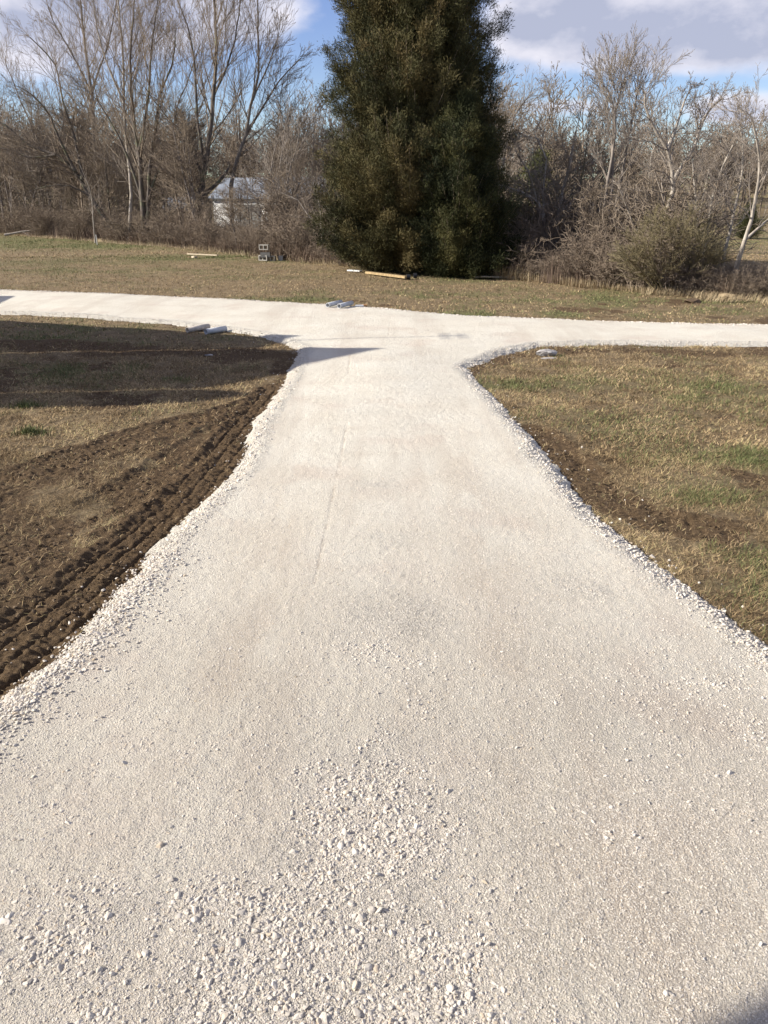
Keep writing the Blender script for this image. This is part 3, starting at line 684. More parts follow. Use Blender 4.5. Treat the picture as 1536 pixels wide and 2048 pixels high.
hero('bare_tree', (1003,500), [([(1003,500),(1000,420),(1010,300),(1030,230),(1060,190)], .13, .03, 22, .3), ([(1003,420),(992,300),(985,220),(980,180)], .1, .03, 16, .3)], Q_spread, B_grey, B_twigp, 'bare tree showing its pale crown just past the right side of the cedars', 28)
hero('bare_tree', (1156,545), [([(1156,545),(1160,460),(1195,370),(1225,330)], .06, .02, 12, .3), ([(1156,545),(1150,440),(1165,340),(1175,270)], .07, .02, 16, .3)], Q_spread, B_dark, B_twig, 'dark thin bare tree between the pale two-trunked tree and the tall clump', 29)
# big olive shrub
T = Tree(31); bs = gbase(1345, 586); D = bs[1]
for i in range(46):
    a = rnd.uniform(-1, 1); h = rnd.uniform(120, 195) * (1 - .45 * a * a)
    x0 = 1345 + a * 22; top = at(1340 + a * 100 + rnd.uniform(-12, 12), 588 - h * (1 - .3 * abs(a)), D + rnd.uniform(-1.8, 1.8)); b0 = bs + np.array([a * .5, rnd.uniform(-.4, .4), 0])
    mid = b0 * .5 + top * .5 + np.array([a * .3, 0, .35]); T.stem([b0, mid, top], .025, .008, dict(step=.25, wander=.14, up=.03, n=[11, 6, 3], ang=(20, 60), ratio=.36, rmin=.005, Lmax=1.3, rr=.5), 3, .15)
T.build('shrub', bs, B_brush, B_brush, 'large rounded twiggy olive-brown shrub at the field edge on the right', 'shrub', crown='twigs')

# ------------------------------------------------------------------ background trees: individual copies of a few grown trees
def protos(seed, H, q, nstem, rr):
    T = Tree(seed); r = random.Random(seed)
    for k in range(nstem):
        lx, ly = r.uniform(-1, 1) * H * .16, r.uniform(-1, 1) * H * .12
        T.stem([(0, 0, 0), (lx * .3, ly * .3, H * .33), (lx * .7, ly * .7, H * .66), (lx, ly, H * r.uniform(.85, 1))], rr * (1 if k == 0 else .7), .03, q, 2, .3)
    Vt, Ft = tubes(T.big, 6); Vc, Fc_ = tubes(T.small, 3)
    return mesh_np('trunk', Vt, Ft, None, True), mesh_np('crown', Vc, Fc_, None, True), (Vt, Ft, Vc, Fc_)
QB = dict(step=.7, wander=.10, up=.04, n=[26, 10, 5], ang=(22, 55), ratio=.40, rmin=.014, Lmax=5.0, rr=.5)
QB2 = dict(step=.6, wander=.15, up=.02, n=[24, 11, 5], ang=(30, 65), ratio=.45, rmin=.014, Lmax=5.0, rr=.5)
PR = [protos(101 + k, [11, 12, 9, 13, 8, 10][k], [QB, QB2, QB2, QB, QB, QB2][k], [1, 2, 3, 1, 3, 2][k], [.16, .17, .11, .17, .09, .13][k]) for k in range(6)]
barks = [(B_grey, B_twig), (B_pale, B_twigp), (B_dark, B_twig), (B_red, B_red)]
PM = {}
for i, pr in enumerate(PR):
    for j, (b1, b2) in enumerate(barks):
        m1 = pr[0].copy(); m2 = pr[1].copy(); m1.materials.append(b1); m2.materials.append(b2); PM[i, j] = (m1, m2)
def bgtree(i, j, x, y, s, label, group):
    w_ = ['grey', 'pale', 'dark', 'reddish'][j]; label = label.replace('grey-brown', w_); group = w_ + ' ' + group
    z = float(ground_z(np.array(x), np.array(y), fine=False)) - .1
    t = thing('bare_tree', (x, y, z), label, 'tree', group, rnd.uniform(0, 6.28)); t.scale = (s, s, s * rnd.uniform(.9, 1.1))
    for nm, me in zip(('trunk', 'crown'), PM[i, j]): put(nm, me, None, t)
edge_line = P((-400,462),(0,470),(150,480),(400,500),(560,520),(700,535),(850,546),(960,553),(1050,561),(1200,576),(1350,591),(1536,602),(1800,612))
def edge_y(x): return np.interp(x, edge_line[:, 0], edge_line[:, 1])
def edge_px(px): 
    """ground point on the thicket's front line below pixel column px"""
    i = np.interp(px, [-400,0,150,400,560,700,850,960,1050,1200,1350,1536,1800], [462,470,480,500,520,535,546,553,561,576,591,602,612]); return gp(px, i)
LB_L = 'bare grey-brown tree among others in the thicket left of the cedars'; LB_R = 'bare grey-brown tree among others in the thicket right of the cedars'
def in_gap(px, d):      # view gaps kept open: barn, hillside field
    return (405 < px < 545) or (1395 < px < 1560)
n = 0
for k in range(62):
    px = -60 + (620 + 60) * (k + rnd.random()) / 62; e = edge_px(px); d = rnd.uniform(2, 22)
    if 330 < px < 600 and d > 12: d = rnd.uniform(1, 9)
    dirn = e[:2] / np.linalg.norm(e[:2]); p = e[:2] + dirn * d
    if (400 < px < 548 or 322 < px < 368) and rnd.random() < .75: continue
    s = rnd.uniform(.35, .55) if in_gap(px, d) else rnd.uniform(.35, .52) if px > 540 else rnd.uniform(.6, 1.0)
    bgtree(rnd.choice([2, 4, 5, 0, 1]), rnd.choice([0, 0, 1, 2, 3]), p[0], p[1], s, LB_L, 'bare trees in the left thicket')
for k in range(60):
    px = 960 + (1620 - 960) * (k + rnd.random()) / 60; e = edge_px(px); d = rnd.uniform(1.5, 20)
    if 1380 < px: d = rnd.uniform(1, 9)
    dirn = e[:2] / np.linalg.norm(e[:2]); p = e[:2] + dirn * d
    s = rnd.uniform(.2, .34) if in_gap(px, d) else rnd.uniform(.26, .46)
    if px > 1380: continue
    bgtree(rnd.choice([2, 4, 5, 0]), rnd.choice([0, 0, 3, 0, 1]), p[0], p[1], s * .86, LB_R, 'bare trees in the right thicket')
for k in range(34):
    px = 560 + 440 * (k + rnd.random()) / 34; p = at(px, 400, rnd.uniform(55, 85))
    bgtree(rnd.choice([0, 1, 3, 5]), rnd.choice([0, 1, 3]), p[0], p[1], rnd.uniform(.6, .8) if px < 900 else rnd.uniform(.42, .6), 'bare grey-brown tree in the woods glimpsed to either side of the cedars', 'bare trees behind the cedars')
# distant wood on the rise: one mass
r = np.random.default_rng(77); VV, FF, off = [], [], 0
for k in range(400):
    y = 96 + 90 * r.uniform() ** .7; px = r.uniform(-250, 1800); x = (px - 768) / F * y * 1.02
    if px > 1330: y = r.uniform(118, 190); x = (px - 768) / F * y * 1.02
    if 330 < px < 640 and y < 112: y += 24
    i = r.integers(0, 6); s = r.uniform(.75, 1.15) * (1.2 if px < 1000 else 1.12); a = r.uniform(0, 6.28); ca, sa = math.cos(a), math.sin(a)
    z = float(ground_z(np.array(x), np.array(y), fine=False)) - .3
    Vt, Ft, Vc, Fc_ = PR[i][2]
    mt = r.uniform(0, 1, len(Fc_) // 3) < .5; Fs = Fc_.reshape(-1, 3, 4)[mt].reshape(-1, 4)
    us = np.unique(Fs); remap = np.zeros(len(Vc), int); remap[us] = np.arange(len(us)); cen = Vc[us].reshape(-1, 3, 3).mean(1, keepdims=True)
    Vw = (cen + (Vc[us].reshape(-1, 3, 3) - cen) * 2.2).reshape(-1, 3)
    V = np.vstack([Vt, Vw]) * s; V = np.stack([V[:, 0] * ca - V[:, 1] * sa + x, V[:, 0] * sa + V[:, 1] * ca + y, V[:, 2] + z], 1)
    FF.append(np.vstack([Ft, remap[Fs] + len(Vt)]) + off); VV.append(V); off += len(V)
o = put('woodland', mesh_np('woodland', np.vstack(VV), np.vstack(FF), None, True), B_twig)
tag(o, 'far bare winter woods on the low rise along the horizon', 'woods', kind='stuff')

# ------------------------------------------------------------------ evergreens
def sprays(cent, dirs, n_per, length, width, rv, seed, spread=.9):
    """clusters of narrow leaf-sized faces pointing outward"""
    r = np.random.default_rng(seed); n = len(cent); N_ = n * n_per
    c = np.repeat(cent, n_per, 0); d = np.repeat(dirs, n_per, 0) + r.normal(0, spread, (N_, 3)) * .6; d[:, 2] += .12; d /= np.linalg.norm(d, axis=1, keepdims=True)
    L = length * r.uniform(.4, 1.0, (N_, 1)) * .62; c = c + r.normal(0, 1, (N_, 3)) * length * .40
    s = np.cross(d, r.normal(size=(N_, 3))); s /= np.linalg.norm(s, axis=1, keepdims=True) + 1e-9; w = width * r.uniform(.6, 1.4, (N_, 1))
    V = np.stack([c - s * w * .3, c + s * w * .3, c + d * L * .55 + s * w, c + d * L, c + d * L * .5 - s * w], 1)
    i = (np.arange(N_) * 5)[:, None]; Fc = np.concatenate([i + [0, 1, 2], i + [0, 2, 4], i + [4, 2, 3]], 0)
    rr = np.clip(np.repeat(rv, n_per) + r.normal(0, .06, N_), 0, 1)
    return V.reshape(-1, 3), Fc, np.repeat(rr, 5)
def evergreen(name, base, H, prof, nlimb, seed, mat, label, z0=.3, tuft=.30, per=16, dens=1.0, limb_r=.035, bark=B_red):
    """prof(t)-> crown radius at height fraction t"""
    r = np.random.default_rng(seed); rr_ = random.Random(seed); base = np.array(base, float)
    t = thing(name, tuple(base), label, 'tree')
    trunk = []; 
    for k in range(14):
        a, b = k / 14, (k + 1) / 14; w = lambda f: np.array([math.sin(f * 5 + seed) * .12, math.cos(f * 4 + seed) * .12, f * H * .97])
        trunk.append((*w(a), *w(b), .028 * H * (1 - a) ** .9 * .6 + .015, .028 * H * (1 - b) ** .9 * .6 + .015))
    V, Fc = tubes(trunk, 9); put('trunk', mesh_np('trunk', V, Fc, None, True), bark, t)
    limbs, cent, dirs, rv = [], [], [], []
    lump = r.uniform(0, 100, 3)
    for k in range(nlimb):
        f = z0 / H + (1 - z0 / H) * (rr_.random() ** 1.3) * .97; a = rr_.uniform(0, 6.283)
        R = prof(f) * (.66 + .62 * float(vn(np.array(a * 1.1 + 3), np.array(f * 9.0), 1.0, seed))) * rr_.uniform(.66, 1.08)
        if R < .12: continue
        rise = (R * rr_.uniform(.45, 1.15) + .2) * min(1, .22 + f * 3.0); zs = max(.12, f * H - rise * .75)
        p0 = np.array([math.sin(zs / H / .97 * 5 + seed) * .12, math.cos(zs / H / .97 * 4 + seed) * .12, zs]); d = np.array([math.cos(a), math.sin(a), 0]); col = rr_.gauss(.5, .2) + (float(vn(np.array(a * 1.6), np.array(f * 7.), 1, seed + 9)) - .5) * .7
        prev = p0; K = 6
        for j in range(1, K + 1):
            g_ = j / K; q_ = p0 + d * R * g_ + np.array([0, 0, rise * g_ ** 1.5]) + r.normal(0, .05, 3) * (1 - g_ * .3)
            limbs.append((*prev, *q_, limb_r * (1.1 - g_), limb_r * (1.05 - g_) * .9 + .004)); dd = (q_ - prev); dd /= np.linalg.norm(dd)
            if g_ > .28:
                m = int((2 + 3.2 * g_) * dens * (.7 + R * .35))
                for _ in range(m):
                    side = r.normal(0, 1, 3); side -= dd * side.dot(dd); side /= np.linalg.norm(side); ofs = abs(r.normal(0, .19)) * (.35 + .5 * g_) * min(1.3, R)
                    cpos = prev + (q_ - prev) * r.uniform() + side * ofs; cpos[2] = max(cpos[2], .1)
                    cent.append(cpos); dv = dd * .9 + side * .7 + np.array([0, 0, .25]); dirs.append(dv / np.linalg.norm(dv)); rv.append(np.clip(col, 0, 1))
            prev = q_
    cent = np.array(cent); dirs = np.array(dirs); rv = np.array(rv)
    V, Fc = tubes(limbs, 3); lo = put('limbs', mesh_np('limbs', V, Fc, None, True), bark, t)
    V, Fc, ra = sprays(cent, dirs, per, tuft, tuft * .034, rv, seed)
    put('crown', mesh_np('crown', V, Fc, {'rnd': ra}), mat, t)
    return t
def mk_prof(pts, H):
    hs, rs = zip(*pts); return lambda f: float(np.interp(f * H, hs, rs))
def spot(px, py, z=None):
    p = gp(px, py); return (p[0], p[1], float(ground_z(np.array(p[0]), np.array(p[1]), fine=False)) - .05)
b = spot(812, 540)
evergreen('cedar_tree', b, 15.5, mk_prof([(0, 3.0), (1.0, 3.55), (3.0, 3.75), (5.5, 3.65), (8, 3.35), (10.5, 3.05), (12, 2.85), (14, 1.3), (15.5, .1)], 15.5), 1000, 201, N_big,
          'huge dense bronze-brown cedar in the centre, its top cut off by the photo', tuft=.26, per=56)
b = spot(905, 535)
H2 = at(948, 50, b[1])[2]
evergreen('cedar_tree', b, H2, mk_prof([(0, 1.5), (1.5, 1.9), (H2*.45, 1.75), (H2*.65, 1.5), (H2*.85, .75), (H2, .05)], H2), 290, 202, N_big,
          'tall narrow dark cedar spire against the right side of the huge cedar', tuft=.25, per=46)
b = spot(918, 552)
evergreen('cedar_tree', b, 6.6, mk_prof([(0, 1.9), (.7, 2.1), (2.2, 2.05), (3.5, 1.8), (5, 1.15), (6.6, .05)], 6.6), 380, 203, N_green,
          'shorter dark green cedar in front of the huge one at its right foot', tuft=.24, per=50)
b = spot(1062, 520)
evergreen('juniper_tree', b, 5.2, mk_prof([(0, .9), (1.5, 1.5), (3, 1.2), (5.2, .05)], 5.2), 130, 204, N_yel,
          'small yellow-green juniper behind the pale two-trunked tree', tuft=.3, per=34)
b = spot(1030, 540)
evergreen('juniper_tree', b, 2.4, mk_prof([(0, .9), (.8, 1.2), (1.6, .8), (2.4, .05)], 2.4), 80, 205, N_yel,
          'low round juniper bush at the right foot of the cedars', tuft=.24, per=26)
for i, (px, py, H, R, lb) in enumerate(((1200, 520, 3.0, 1.0, 'small dark evergreen half hidden behind the tall clump of upright stems'), (1492, 470, 3.2, 1.3, 'lone small dark evergreen on the hillside field at the right edge'), (320, 440, 6.5, 2.2, 'dim dark evergreen deep in the woods left of the small grey roof'))):
    evergreen('cedar_tree', spot(px, py), H, mk_prof([(0, R * .8), (H * .3, R), (H, .05)], H), 60, 210 + i, N_green, lb, tuft=.3, per=26)

# ------------------------------------------------------------------ undergrowth along the thicket's foot
def brush(n, px0, px1, d0, d1, h0, h1, w, seed, lo, hi, lean=.25, powd=1.0):
    r = np.random.default_rng(seed); px = r.uniform(px0, px1, n)
    e = np.stack([np.interp(px, np.array([-400,0,150,400,560,700,850,960,1050,1200,1350,1536,1800], float), [462,470,480,500,520,535,546,553,561,576,591,602,612])], 1)[:, 0]
    X_ = (px - 768) / F; Yc = (1024 - e) / F; dz = -math.sin(PITCH) + Yc * math.cos(PITCH); t = -CAM_H / dz
    x = X_ * t; y = (math.cos(PITCH) + Yc * math.sin(PITCH)) * t; L = np.hypot(x, y)
    d = d0 + (d1 - d0) * r.uniform(0, 1, n) ** powd + (vn(px, px * 0, .02, seed) - .5) * 1.2; x = x + x / L * d; y = y + y / L * d
    z = ground_z(x, y, fine=False)
    clump = .55 + .9 * fbm(x, y, .45, seed, 3)
    h = r.uniform(h0, h1, n) * clump; rv = np.clip(r.uniform(lo, hi, n) + (vn(x, y, .5, seed + 3) - .5) * .35, 0, 1)
    return blades(x, y, z, h, np.full(n, w) * np.sqrt(L / 40), np.abs(r.normal(0, lean, n)), rv, 1.3, seed)
r = np.random.default_rng(909); SP = []
for k in range(6):
    T = Tree(700 + k)
    for i in range([9, 14, 7, 12, 16, 8][k]):
        a = rnd.uniform(0, 6.28); l = rnd.uniform(.25, .9); h = rnd.uniform(.7, 1.7); b0 = (rnd.uniform(-.2, .2), rnd.uniform(-.2, .2), 0)
        T.stem([b0, (b0[0] + math.cos(a) * l * .3, b0[1] + math.sin(a) * l * .3, h * .55), (math.cos(a) * l, math.sin(a) * l, h * rnd.uniform(.75, 1.05))], .011, .006,
               dict(step=.3, wander=.22, up=.0, n=[7, 4, 3], ang=(25, 75), ratio=.45, rmin=.0055, Lmax=.8, rr=.6, minz=-.5), 2, .15)
    SP.append(tubes(T.big + T.small, 3))
def edge_arr(px):
    e = np.interp(px, np.array([-400,0,150,400,560,700,850,960,1050,1200,1350,1536,1800], float), [462,470,480,500,520,535,546,553,561,576,591,602,612])
    Yc = (1024 - e) / F; t = -CAM_H / (-math.sin(PITCH) + Yc * math.cos(PITCH)); return (px - 768) / F * t, (math.cos(PITCH) + Yc * math.sin(PITCH)) * t
def scrub(n, px0, px1, d0, d1, s0, s1, seed, powd=1.0, name='brush', mat=None):
    r = np.random.default_rng(seed); VV, FF, off = [], [], 0
    px = r.uniform(px0, px1, n); x, y = edge_arr(px); L = np.hypot(x, y); d = d0 + (d1 - d0) * r.uniform(0, 1, n) ** powd; x = x + x / L * d; y = y + y / L * d; z = ground_z(x, y, fine=False) - .05
    for i in range(n):
        if s1 > 2 and ((400 < px[i] < 548 and i % 3) or px[i] > 1375): continue
        if px[i] > 1390 and d[i] > 2.5: continue
        lim = .6 if px[i] > 1390 else (1.0 if 415 < px[i] < 545 else 9)
        v, f = SP[r.integers(0, 6)]; sc_ = min(lim, r.uniform(s0, s1)); a = r.uniform(0, 6.28); ca, sa = math.cos(a) * sc_, math.sin(a) * sc_
        VV.append(np.stack([v[:, 0] * ca - v[:, 1] * sa + x[i], v[:, 0] * sa + v[:, 1] * ca + y[i], v[:, 2] * sc_ * r.uniform(.7, 1.1) + z[i]], 1)); FF.append(f + off); off += len(v)
    return put(name, mesh_np(name, np.vstack(VV), np.vstack(FF), None, True), mat)
o = scrub(340, -120, 700, .3, 9, .5, 1.8, 41, 1.2, 'brush', B_red); tag(o, 'tangle of reddish brown bare brush at the foot of the left trees', 'brush', kind='stuff')
o = scrub(430, 950, 1650, .2, 7, .55, 1.35, 42, 1.2, 'brush', B_red); tag(o, 'tangle of reddish brown bare brush at the foot of the right trees', 'brush', kind='stuff')
o = scrub(330, -120, 1650, 2, 16, 1.3, 2.6, 43, 1.0, 'brush', B_twig); tag(o, 'taller grey brush filling the gaps between the trees', 'brush', kind='stuff')
o = merge('undergrowth', [brush(30000, -120, 700, .3, 9, .25, 1.15, .018, 301, 0, .75, .5, 1.3), brush(28000, 950, 1650, .2, 6, .2, .95, .014, 302, 0, .85, .55, 1.3),
                          brush(15000, 640, 1000, .2, 3, .2, .7, .014, 304, .2, .9, .5)], M_weed)
tag(o, 'dead brown weeds and briars along the foot of the trees', 'undergrowth', kind='stuff')
M_tan = mat_blades('tan_dry_grass', [(0, (.20, .145, .09)), (.5, (.36, .28, .17)), (.85, (.50, .41, .26)), (1, (.16, .18, .05))])
o = merge('dry_grass', [brush(26000, -120, 1650, -.6, .9, .08, .40, .012, 311, .0, .9, .8), brush(5000, 850, 1060, -.5, .6, .2, .7, .012, 312, .2, .8, .7)], M_tan)
tag(o, 'taller tan dead grass fringing the thicket at the field edge', 'grass', kind='stuff')

# ------------------------------------------------------------------ small things
def plain(name, c, rough=.7, spec=.3, nsc=12, var=.25, bump=.004):
    m = Mat(name, rough, spec); n = m.noise(nsc, 5, .6)
    m.col(m.ramp(n, [(.3, tuple(v * (1 - var) for v in c)), (.7, tuple(min(1, v * (1 + var * .6)) for v in c))])); m.nrm(m.bump(n, bump, .6)); return m.m
M_block = plain('concrete_block_grey', (.36, .34, .30), .95, .1, 25); M_blockd = plain('dark_concrete', (.20, .195, .18), .95, .1, 25)  # second block material is a plain darker grey
M_conc = plain('broken_concrete', (.36, .34, .32), .95, .1, 14, .4, .02); M_pvc = plain('pale_grey_plastic', (.46, .47, .48), .45, .4, 6, .12, 0.001); M_pvcd = plain('dusty_pipe', (.48, .43, .37), .7, .25, 10, .3)
M_wood = plain('yellow_lumber', (.34, .25, .135), .9, .1, 8, .4); M_woodp = plain('sun_bleached_wood', (.46, .38, .27), .85, .2, 9); M_white = plain('white_paint', (.74, .72, .67), .6, .3, 8, .1)
M_black = plain('black_plastic', (.018, .018, .02), .5, .4, 8); M_clay = plain('dug_clay', (.12, .085, .055), .95, .1, 9, .4, .03); M_sand = plain('sandstone', (.34, .26, .16), .95, .1, 7, .3, .02)
M_barnw = plain('white_barn_wall', (.66, .65, .62), .8, .2, .8, .2, .0); M_roof = plain('galvanised_roof', (.19, .21, .24), .7, .2, .7, .25, 0); M_orange = plain('orange_plastic', (.36, .20, .09), .5, .4)
def bm_obj(name, mat, parent=None, loc=None, boxes=(), bevel=.004, build=None, rot=None):
    import bmesh
    bm = bmesh.new()
    for (cx, cy, cz, sx, sy, sz) in boxes:
        mt = Matrix.Translation((cx, cy, cz)) @ Matrix.Diagonal((sx, sy, sz, 1)); bmesh.ops.create_cube(bm, size=1, matrix=mt)
    if build: build(bm)
    if bevel and boxes: bmesh.ops.bevel(bm, geom=list(bm.edges), offset=bevel, segments=1, affect='EDGES')
    me = bpy.data.meshes.new(name); bm.to_mesh(me); bm.free(); o = put(name, me, mat, parent, loc)
    if rot is not None: o.rotation_euler = rot
    return o
def zg(x, y): return float(ground_full(np.array([x]), np.array([y]))[0][0])

def block_mesh():
    """hollow concrete block 0.40 x 0.20 x 0.20, two cores running along Y"""
    xs_, zs_ = [-.2, -.168, -.016, .016, .168, .2], [0, .032, .168, .2]; solid = lambda i, k: not (k == 1 and i in (1, 3))
    V, Fc, ix = [], [], {}
    def vid(i, k, s_):
        if (i, k, s_) not in ix: ix[i, k, s_] = len(V); V.append((xs_[i], -.1 + .2 * s_, zs_[k]))
        return ix[i, k, s_]
    for i in range(5):
        for k in range(3):
            if not solid(i, k): continue
            Fc.append((vid(i, k, 0), vid(i+1, k, 0), vid(i+1, k+1, 0), vid(i, k+1, 0))); Fc.append((vid(i, k, 1), vid(i, k+1, 1), vid(i+1, k+1, 1), vid(i+1, k, 1)))
            for di, dk, e in ((-1, 0, ((i, k), (i, k+1))), (1, 0, ((i+1, k+1), (i+1, k))), (0, -1, ((i+1, k), (i, k))), (0, 1, ((i, k+1), (i+1, k+1)))):
                a, b = i + di, k + dk
                if not (0 <= a < 5 and 0 <= b < 3 and solid(a, b)): (p, q) = e; Fc.append((vid(*p, 0), vid(*q, 0), vid(*q, 1), vid(*p, 1)))
    me = bpy.data.meshes.new('concrete_block'); me.from_pydata(V, [], Fc); return me
BK = block_mesh(); bl = gp(545, 522); by = bl[1]; u = by / F * 1.03
GB = 'concrete blocks piled at the edge of the field'
def block(px, h, rot, lb, mat, dy=0.0, s=1.25):
    x = at(px, 520, by)[0]; me = BK.copy(); z = zg(x, by) + h
    o = put('concrete_block', me, mat, None, (x, by + dy, z)); o.rotation_euler = rot; o.scale = (s, s, s); tag(o, lb, 'concrete block', GB)
d90 = math.radians(90)
block(528, .01, (0, 0, -.45), 'pale concrete block at the bottom left of the small pile', M_block, .06)
block(532, .27, (d90 * .98, 0, -.05), 'dark concrete block lying under the topmost block', M_blockd, .12, 1.2)
block(530, .52, (0, 0, -.25), 'topmost concrete block of the pile with its two holes facing the drive', M_block, .0, 1.2)
block(551, .0, (0, -d90, -.3), 'concrete block standing on end, one hole above the other, in the middle of the pile', M_block, .0, 1.2)
bpy.context.view_layer.update()
block(561, .0, (0, d90, d90 * .8), 'solid-sided concrete block standing at the right end of the pile', M_block, .05, 1.2)

def plank(name, a, b, w, th, mat, lb, cat, z0=0.0, bits=1, zb=0.0):
    """a long board from ground pixel a to ground pixel b"""
    p, q = gp(*a), gp(*b); L = np.hypot(*(q - p)[:2]); ang = math.atan2(q[1] - p[1], q[0] - p[0]); z = zg(p[0], p[1])
    bx = [(L / 2 + (i % 2) * .1, (i - (bits - 1) / 2) * w * 1.06, th / 2 + .01 * i, L * (1 - .08 * i), w, th) for i in range(bits)]
    o = bm_obj(name, mat, None, (p[0], p[1], z + z0), bx, .006); o.rotation_euler = (0, -math.atan2(zb, L), ang); return tag(o, lb, cat)
plank('board', (376,514), (436,517), .14, .05, M_woodp, 'long whitish board lying in the grass before the left thicket', 'board', .12)
plank('support_block', (386,516.5), (392,517), .2, .10, M_woodp, 'short wood block propping up the long whitish board', 'wood block', .02)
plank('board', (697,543.5), (722,545), .22, .05, M_barnw, 'short white board lying left of the yellow beam', 'board', .05)
plank('timber_beam', (734,549.5), (813,559.5), .18, .085, M_wood, 'long yellow timber beam on the grass in front of the huge cedar', 'beam', .04)
for k in range(3):
    a = [(948,556.5), (962,558), (978,556)][k]; b2 = [(1010,557.5), (1050,560.5), (1040,558)][k]
    plank('board', a, b2, .16, .05, M_woodp, ['pale rough board at the left end of the bleached boards right of the cedars', 'front pale rough board of the bleached boards right of the cedars', 'rear pale rough board of the bleached boards right of the cedars'][k], 'board', .05 + .04 * k)
def tube_bm(R_, r_in, L, n=24):
    def b(bm):
        rings = []
        for (x, rad) in ((0, R_), (L, R_), (L, r_in), (0, r_in)):
            rings.append([bm.verts.new((x, math.cos(t * 2 * math.pi / n) * rad, math.sin(t * 2 * math.pi / n) * rad)) for t in range(n)])
        for i in range(4):
            A, B = rings[i], rings[(i + 1) % 4]
            for t in range(n): bm.faces.new((A[t], A[(t + 1) % n], B[(t + 1) % n], B[t]))
        import bmesh; bmesh.ops.recalc_face_normals(bm, faces=list(bm.faces))
    return b
def pipe(a, b, R_, mat, lb, grp, lift=0.0):
    p, q = gp(*a, .1), gp(*b, .1); L = float(np.hypot(*(q - p)[:2])); z = max(zg(p[0], p[1]), float(road_z(np.array([p[0]]), np.array([p[1]]), road_sdf(np.array([p[0]]), np.array([p[1]])))[0]))
    o = bm_obj('plastic_pipe', mat, None, (p[0], p[1], z + R_ + lift), (), 0, tube_bm(R_, R_ * .82, L)); o.rotation_euler = (0, 0, math.atan2(q[1] - p[1], q[0] - p[0]))
    for f in o.data.polygons: f.use_smooth = len(f.vertices) == 4 and abs(f.normal.x) < .5
    return tag(o, lb, 'pipe', grp)
pipe((374,657), (417,650), .062, M_pvcd, 'dusty short pipe, left one of the pair beside the near road edge', 'cut plastic pipes')
pipe((411,660), (451,654), .062, M_pvc, 'clean grey short pipe, right one of the pair beside the near road edge', 'cut plastic pipes')
pipe((655,615), (682,608.5), .06, M_pvc, 'grey pipe across the road, left one of the far pair', 'cut plastic pipes', .0)
pipe((678,617), (704,610.5), .06, M_pvc, 'grey pipe across the road, right one of the far pair', 'cut plastic pipes', .0)
for px, py, R_, L, mt, lb in ((813, 559, .10, .14, M_black, 'black plastic cap at the right end of the yellow beam'), (827, 556.5, .10, .12, M_black, 'loose black plastic cap just right of the yellow beam'), (711, 616, .05, .22, M_pvc, 'small bluish pipe coupling beside the far pipes'), (724, 613.5, .04, .14, M_orange, 'small dull orange fitting beside the far pipes')):
    p = gp(px, py); o = bm_obj('pipe_fitting', mt, None, (p[0], p[1], zg(p[0], p[1]) + R_), (), 0, tube_bm(R_, R_ * .7, L)); o.rotation_euler = (0, 0, .15); tag(o, lb, 'fitting')
def lump(name, px, py, sx, sy, sz, mat, lb, cat, seed, rz=0):
    r = np.random.default_rng(seed); v, f = ico(4); w = v.copy()
    for _ in range(9):
        d = r.normal(size=3); d /= np.linalg.norm(d); h = r.uniform(.5, .8); q = w @ d; w = w - np.outer(np.maximum(q - h, 0), d)
    w = w * (1 + (fbm(v[:, 0] * 3 + 9, v[:, 1] * 3 + v[:, 2] * 2, 2, seed, 4, .6)[:, None] - .5) * .22) * [sx, sy, sz]
    p = gp(px, py); o = put(name, mesh_np(name, w, f), mat, None, (p[0], p[1], zg(p[0], p[1]) + sz * .35)); o.rotation_euler = (0, 0, rz); return tag(o, lb, cat)
lump('concrete_chunk', 1092, 711, .24, .14, .10, M_conc, 'broken grey concrete chunk at the near edge of the road on the right', 'concrete chunk', 5, .1)
lump('concrete_chunk', 1098, 716, .16, .07, .03, M_conc, 'thin flat concrete piece in front of the broken chunk', 'concrete chunk', 6)
lump('flat_rock', 1453, 598, .30, .20, .13, M_sand, 'yellowish flat rock at the foot of the brush on the right', 'rock', 8)
lump('dirt_clod', 1386, 604, .26, .2, .10, M_clay, 'dark clod of dirt in the grass left of the yellowish rock', 'dirt clod', 9)
lump('stone', 418, 712, .09, .04, .03, M_conc, 'small pale stone alone in the shaded grass at left', 'stone', 10)
p = gp(194.5, 490); o = bm_obj('survey_stake', M_white, None, (p[0], p[1], zg(p[0], p[1]) - .05), [(0, 0, .36, .05, .03, .72)], .004); tag(o, 'short white stake in the grass at the left thicket edge', 'stake')
T = Tree(55); bs = gbase(951, 556); D = bs[1]
T.stem([bs, at(950, 530, D), at(949, 510, D), at(951, 490, D)], .035, .012, Q_thin, 1, .4, 3); T.stem([at(949, 508, D), at(960, 500, D), at(972, 494, D)], .015, .006, Q_thin, 1, .3, 2)
T.build('sapling', bs, B_pale, B_twigp, 'thin bare sapling with a pale stem in front of the dark green cedar', 'sapling')
